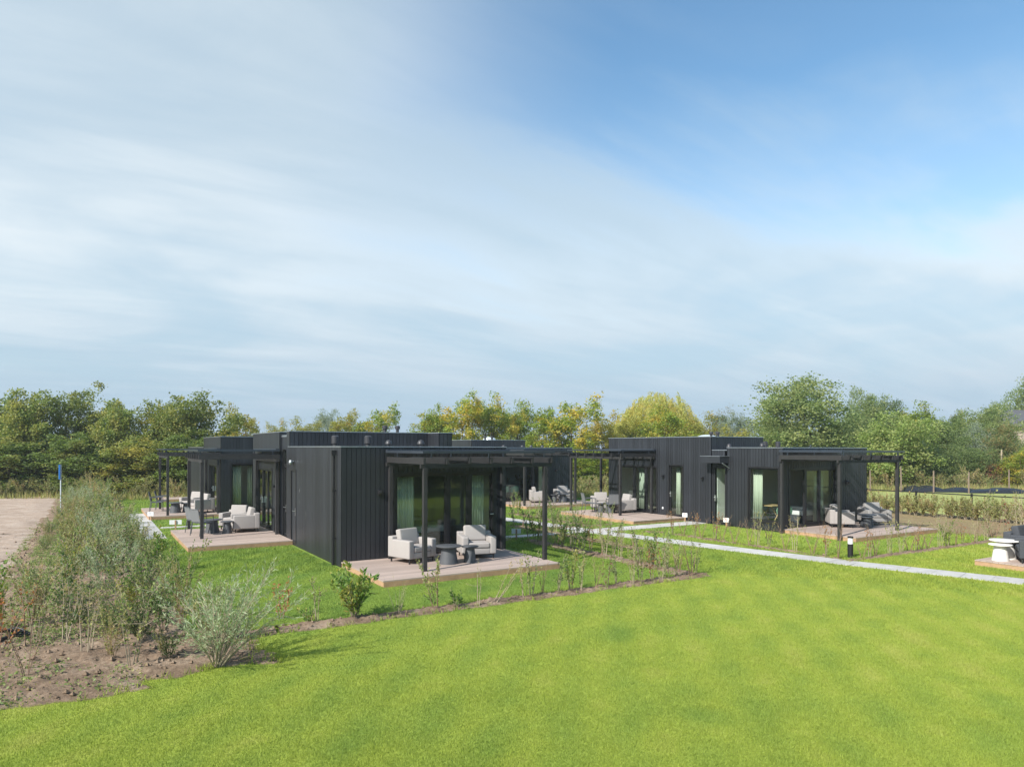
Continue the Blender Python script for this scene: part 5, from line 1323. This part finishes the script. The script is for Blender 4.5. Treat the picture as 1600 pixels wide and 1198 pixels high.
# clods and stones on the soil and the earth
n = 16000; x = r.uniform(-18, -3.2, n); y = r.uniform(-8, 14, n); ok = (bed_h(x, y) > 0.0) | ((x < -7) & (earth_z(x, y) > 0.0) & (r.uniform(0, 1, n) < .12)); x, y = x[ok], y[ok]
n2 = 2500; x2 = r.uniform(-3, 12.8, n2 * 6); y2 = r.uniform(-6.1, 4, n2 * 6); ok = bed_h(x2, y2) > 0.01; x = np.concatenate([x, x2[ok][:n2]]); y = np.concatenate([y, y2[ok][:n2]])
zb = np.maximum(soil_z(x, y), np.where(x < -6.9, earth_z(x, y), -1)); sz = r.uniform(.14, 1, len(x)) ** 2.2 * .05 * np.where(x > -3, .7, 1)
oct_ = np.array([[1, 0, 0], [0, 1, 0], [-1, 0, 0], [0, -1, 0], [0, 0, .75], [0, 0, -.6]]); tri = [(0, 1, 4), (1, 2, 4), (2, 3, 4), (3, 0, 4), (1, 0, 5), (2, 1, 5), (3, 2, 5), (0, 3, 5)]
O = oct_[None] * sz[:, None, None] * r.uniform(.6, 1.4, (len(x), 6, 3)); O += np.stack([x, y, zb + sz * .3], 1)[:, None]
V = O[:, np.array(tri).ravel()].reshape(-1, 3)
tag(link('soil_clods', npmesh('soil_clods', V, None, 'soil', 3)), kind='stuff')
# tall rough grass at the foot of the tree lines
n = 60000; px = r.uniform(-150, 1700, n); d = r.uniform(39, 54, n); A = np.array([CX, CY]); fx = np.array([FWD.x, FWD.y]); gx = np.array([RGT.x, RGT.y])
XY = A + d[:, None] * fx + ((px - 800) / F * d)[:, None] * gx; x, y = XY[:, 0], XY[:, 1]
keep = ((px < 640) & (d > 40.5) & (d < 44.5)) | ((px > 640) & (px < 1150) & (d > 43)) | ((px > 1150) & (d > 50.5)); x, y = x[keep], y[keep]; n = len(x); th = r.uniform(0, 6.28, n); hh = r.uniform(.15, .6, n); w = .03
V = np.zeros((n, 3, 3)); V[:, 0] = np.stack([x - np.cos(th) * w, y - np.sin(th) * w, np.full(n, -.05)], 1); V[:, 1] = np.stack([x + np.cos(th) * w, y + np.sin(th) * w, np.full(n, -.05)], 1)
V[:, 2] = np.stack([x + r.normal(0, .25, n) * hh, y + r.normal(0, .25, n) * hh, hh], 1)
tag(link('rough_grass', npmesh('rough_grass', V.reshape(-1, 3), None, 'leaf_hedge', 3)), kind='stuff')

# ------------------------------------------------------------------ haze
hz_m = bpy.data.materials.new('haze'); hz_m.use_nodes = True; hn = hz_m.node_tree; hn.nodes.remove(hn.nodes['Principled BSDF'])
pv = hn.nodes.new('ShaderNodeVolumePrincipled'); pv.inputs['Color'].default_value = (0.86, 0.92, 1.0, 1); pv.inputs['Density'].default_value = 0.0006; pv.inputs['Anisotropy'].default_value = 0.2
hn.links.new(pv.outputs[0], hn.nodes['Material Output'].inputs['Volume']); MAT['haze'] = hz_m
tag(MB().box(-905, 1205, -505, 1505, -1.1, 14.0).build('haze', 'haze'), kind='stuff')
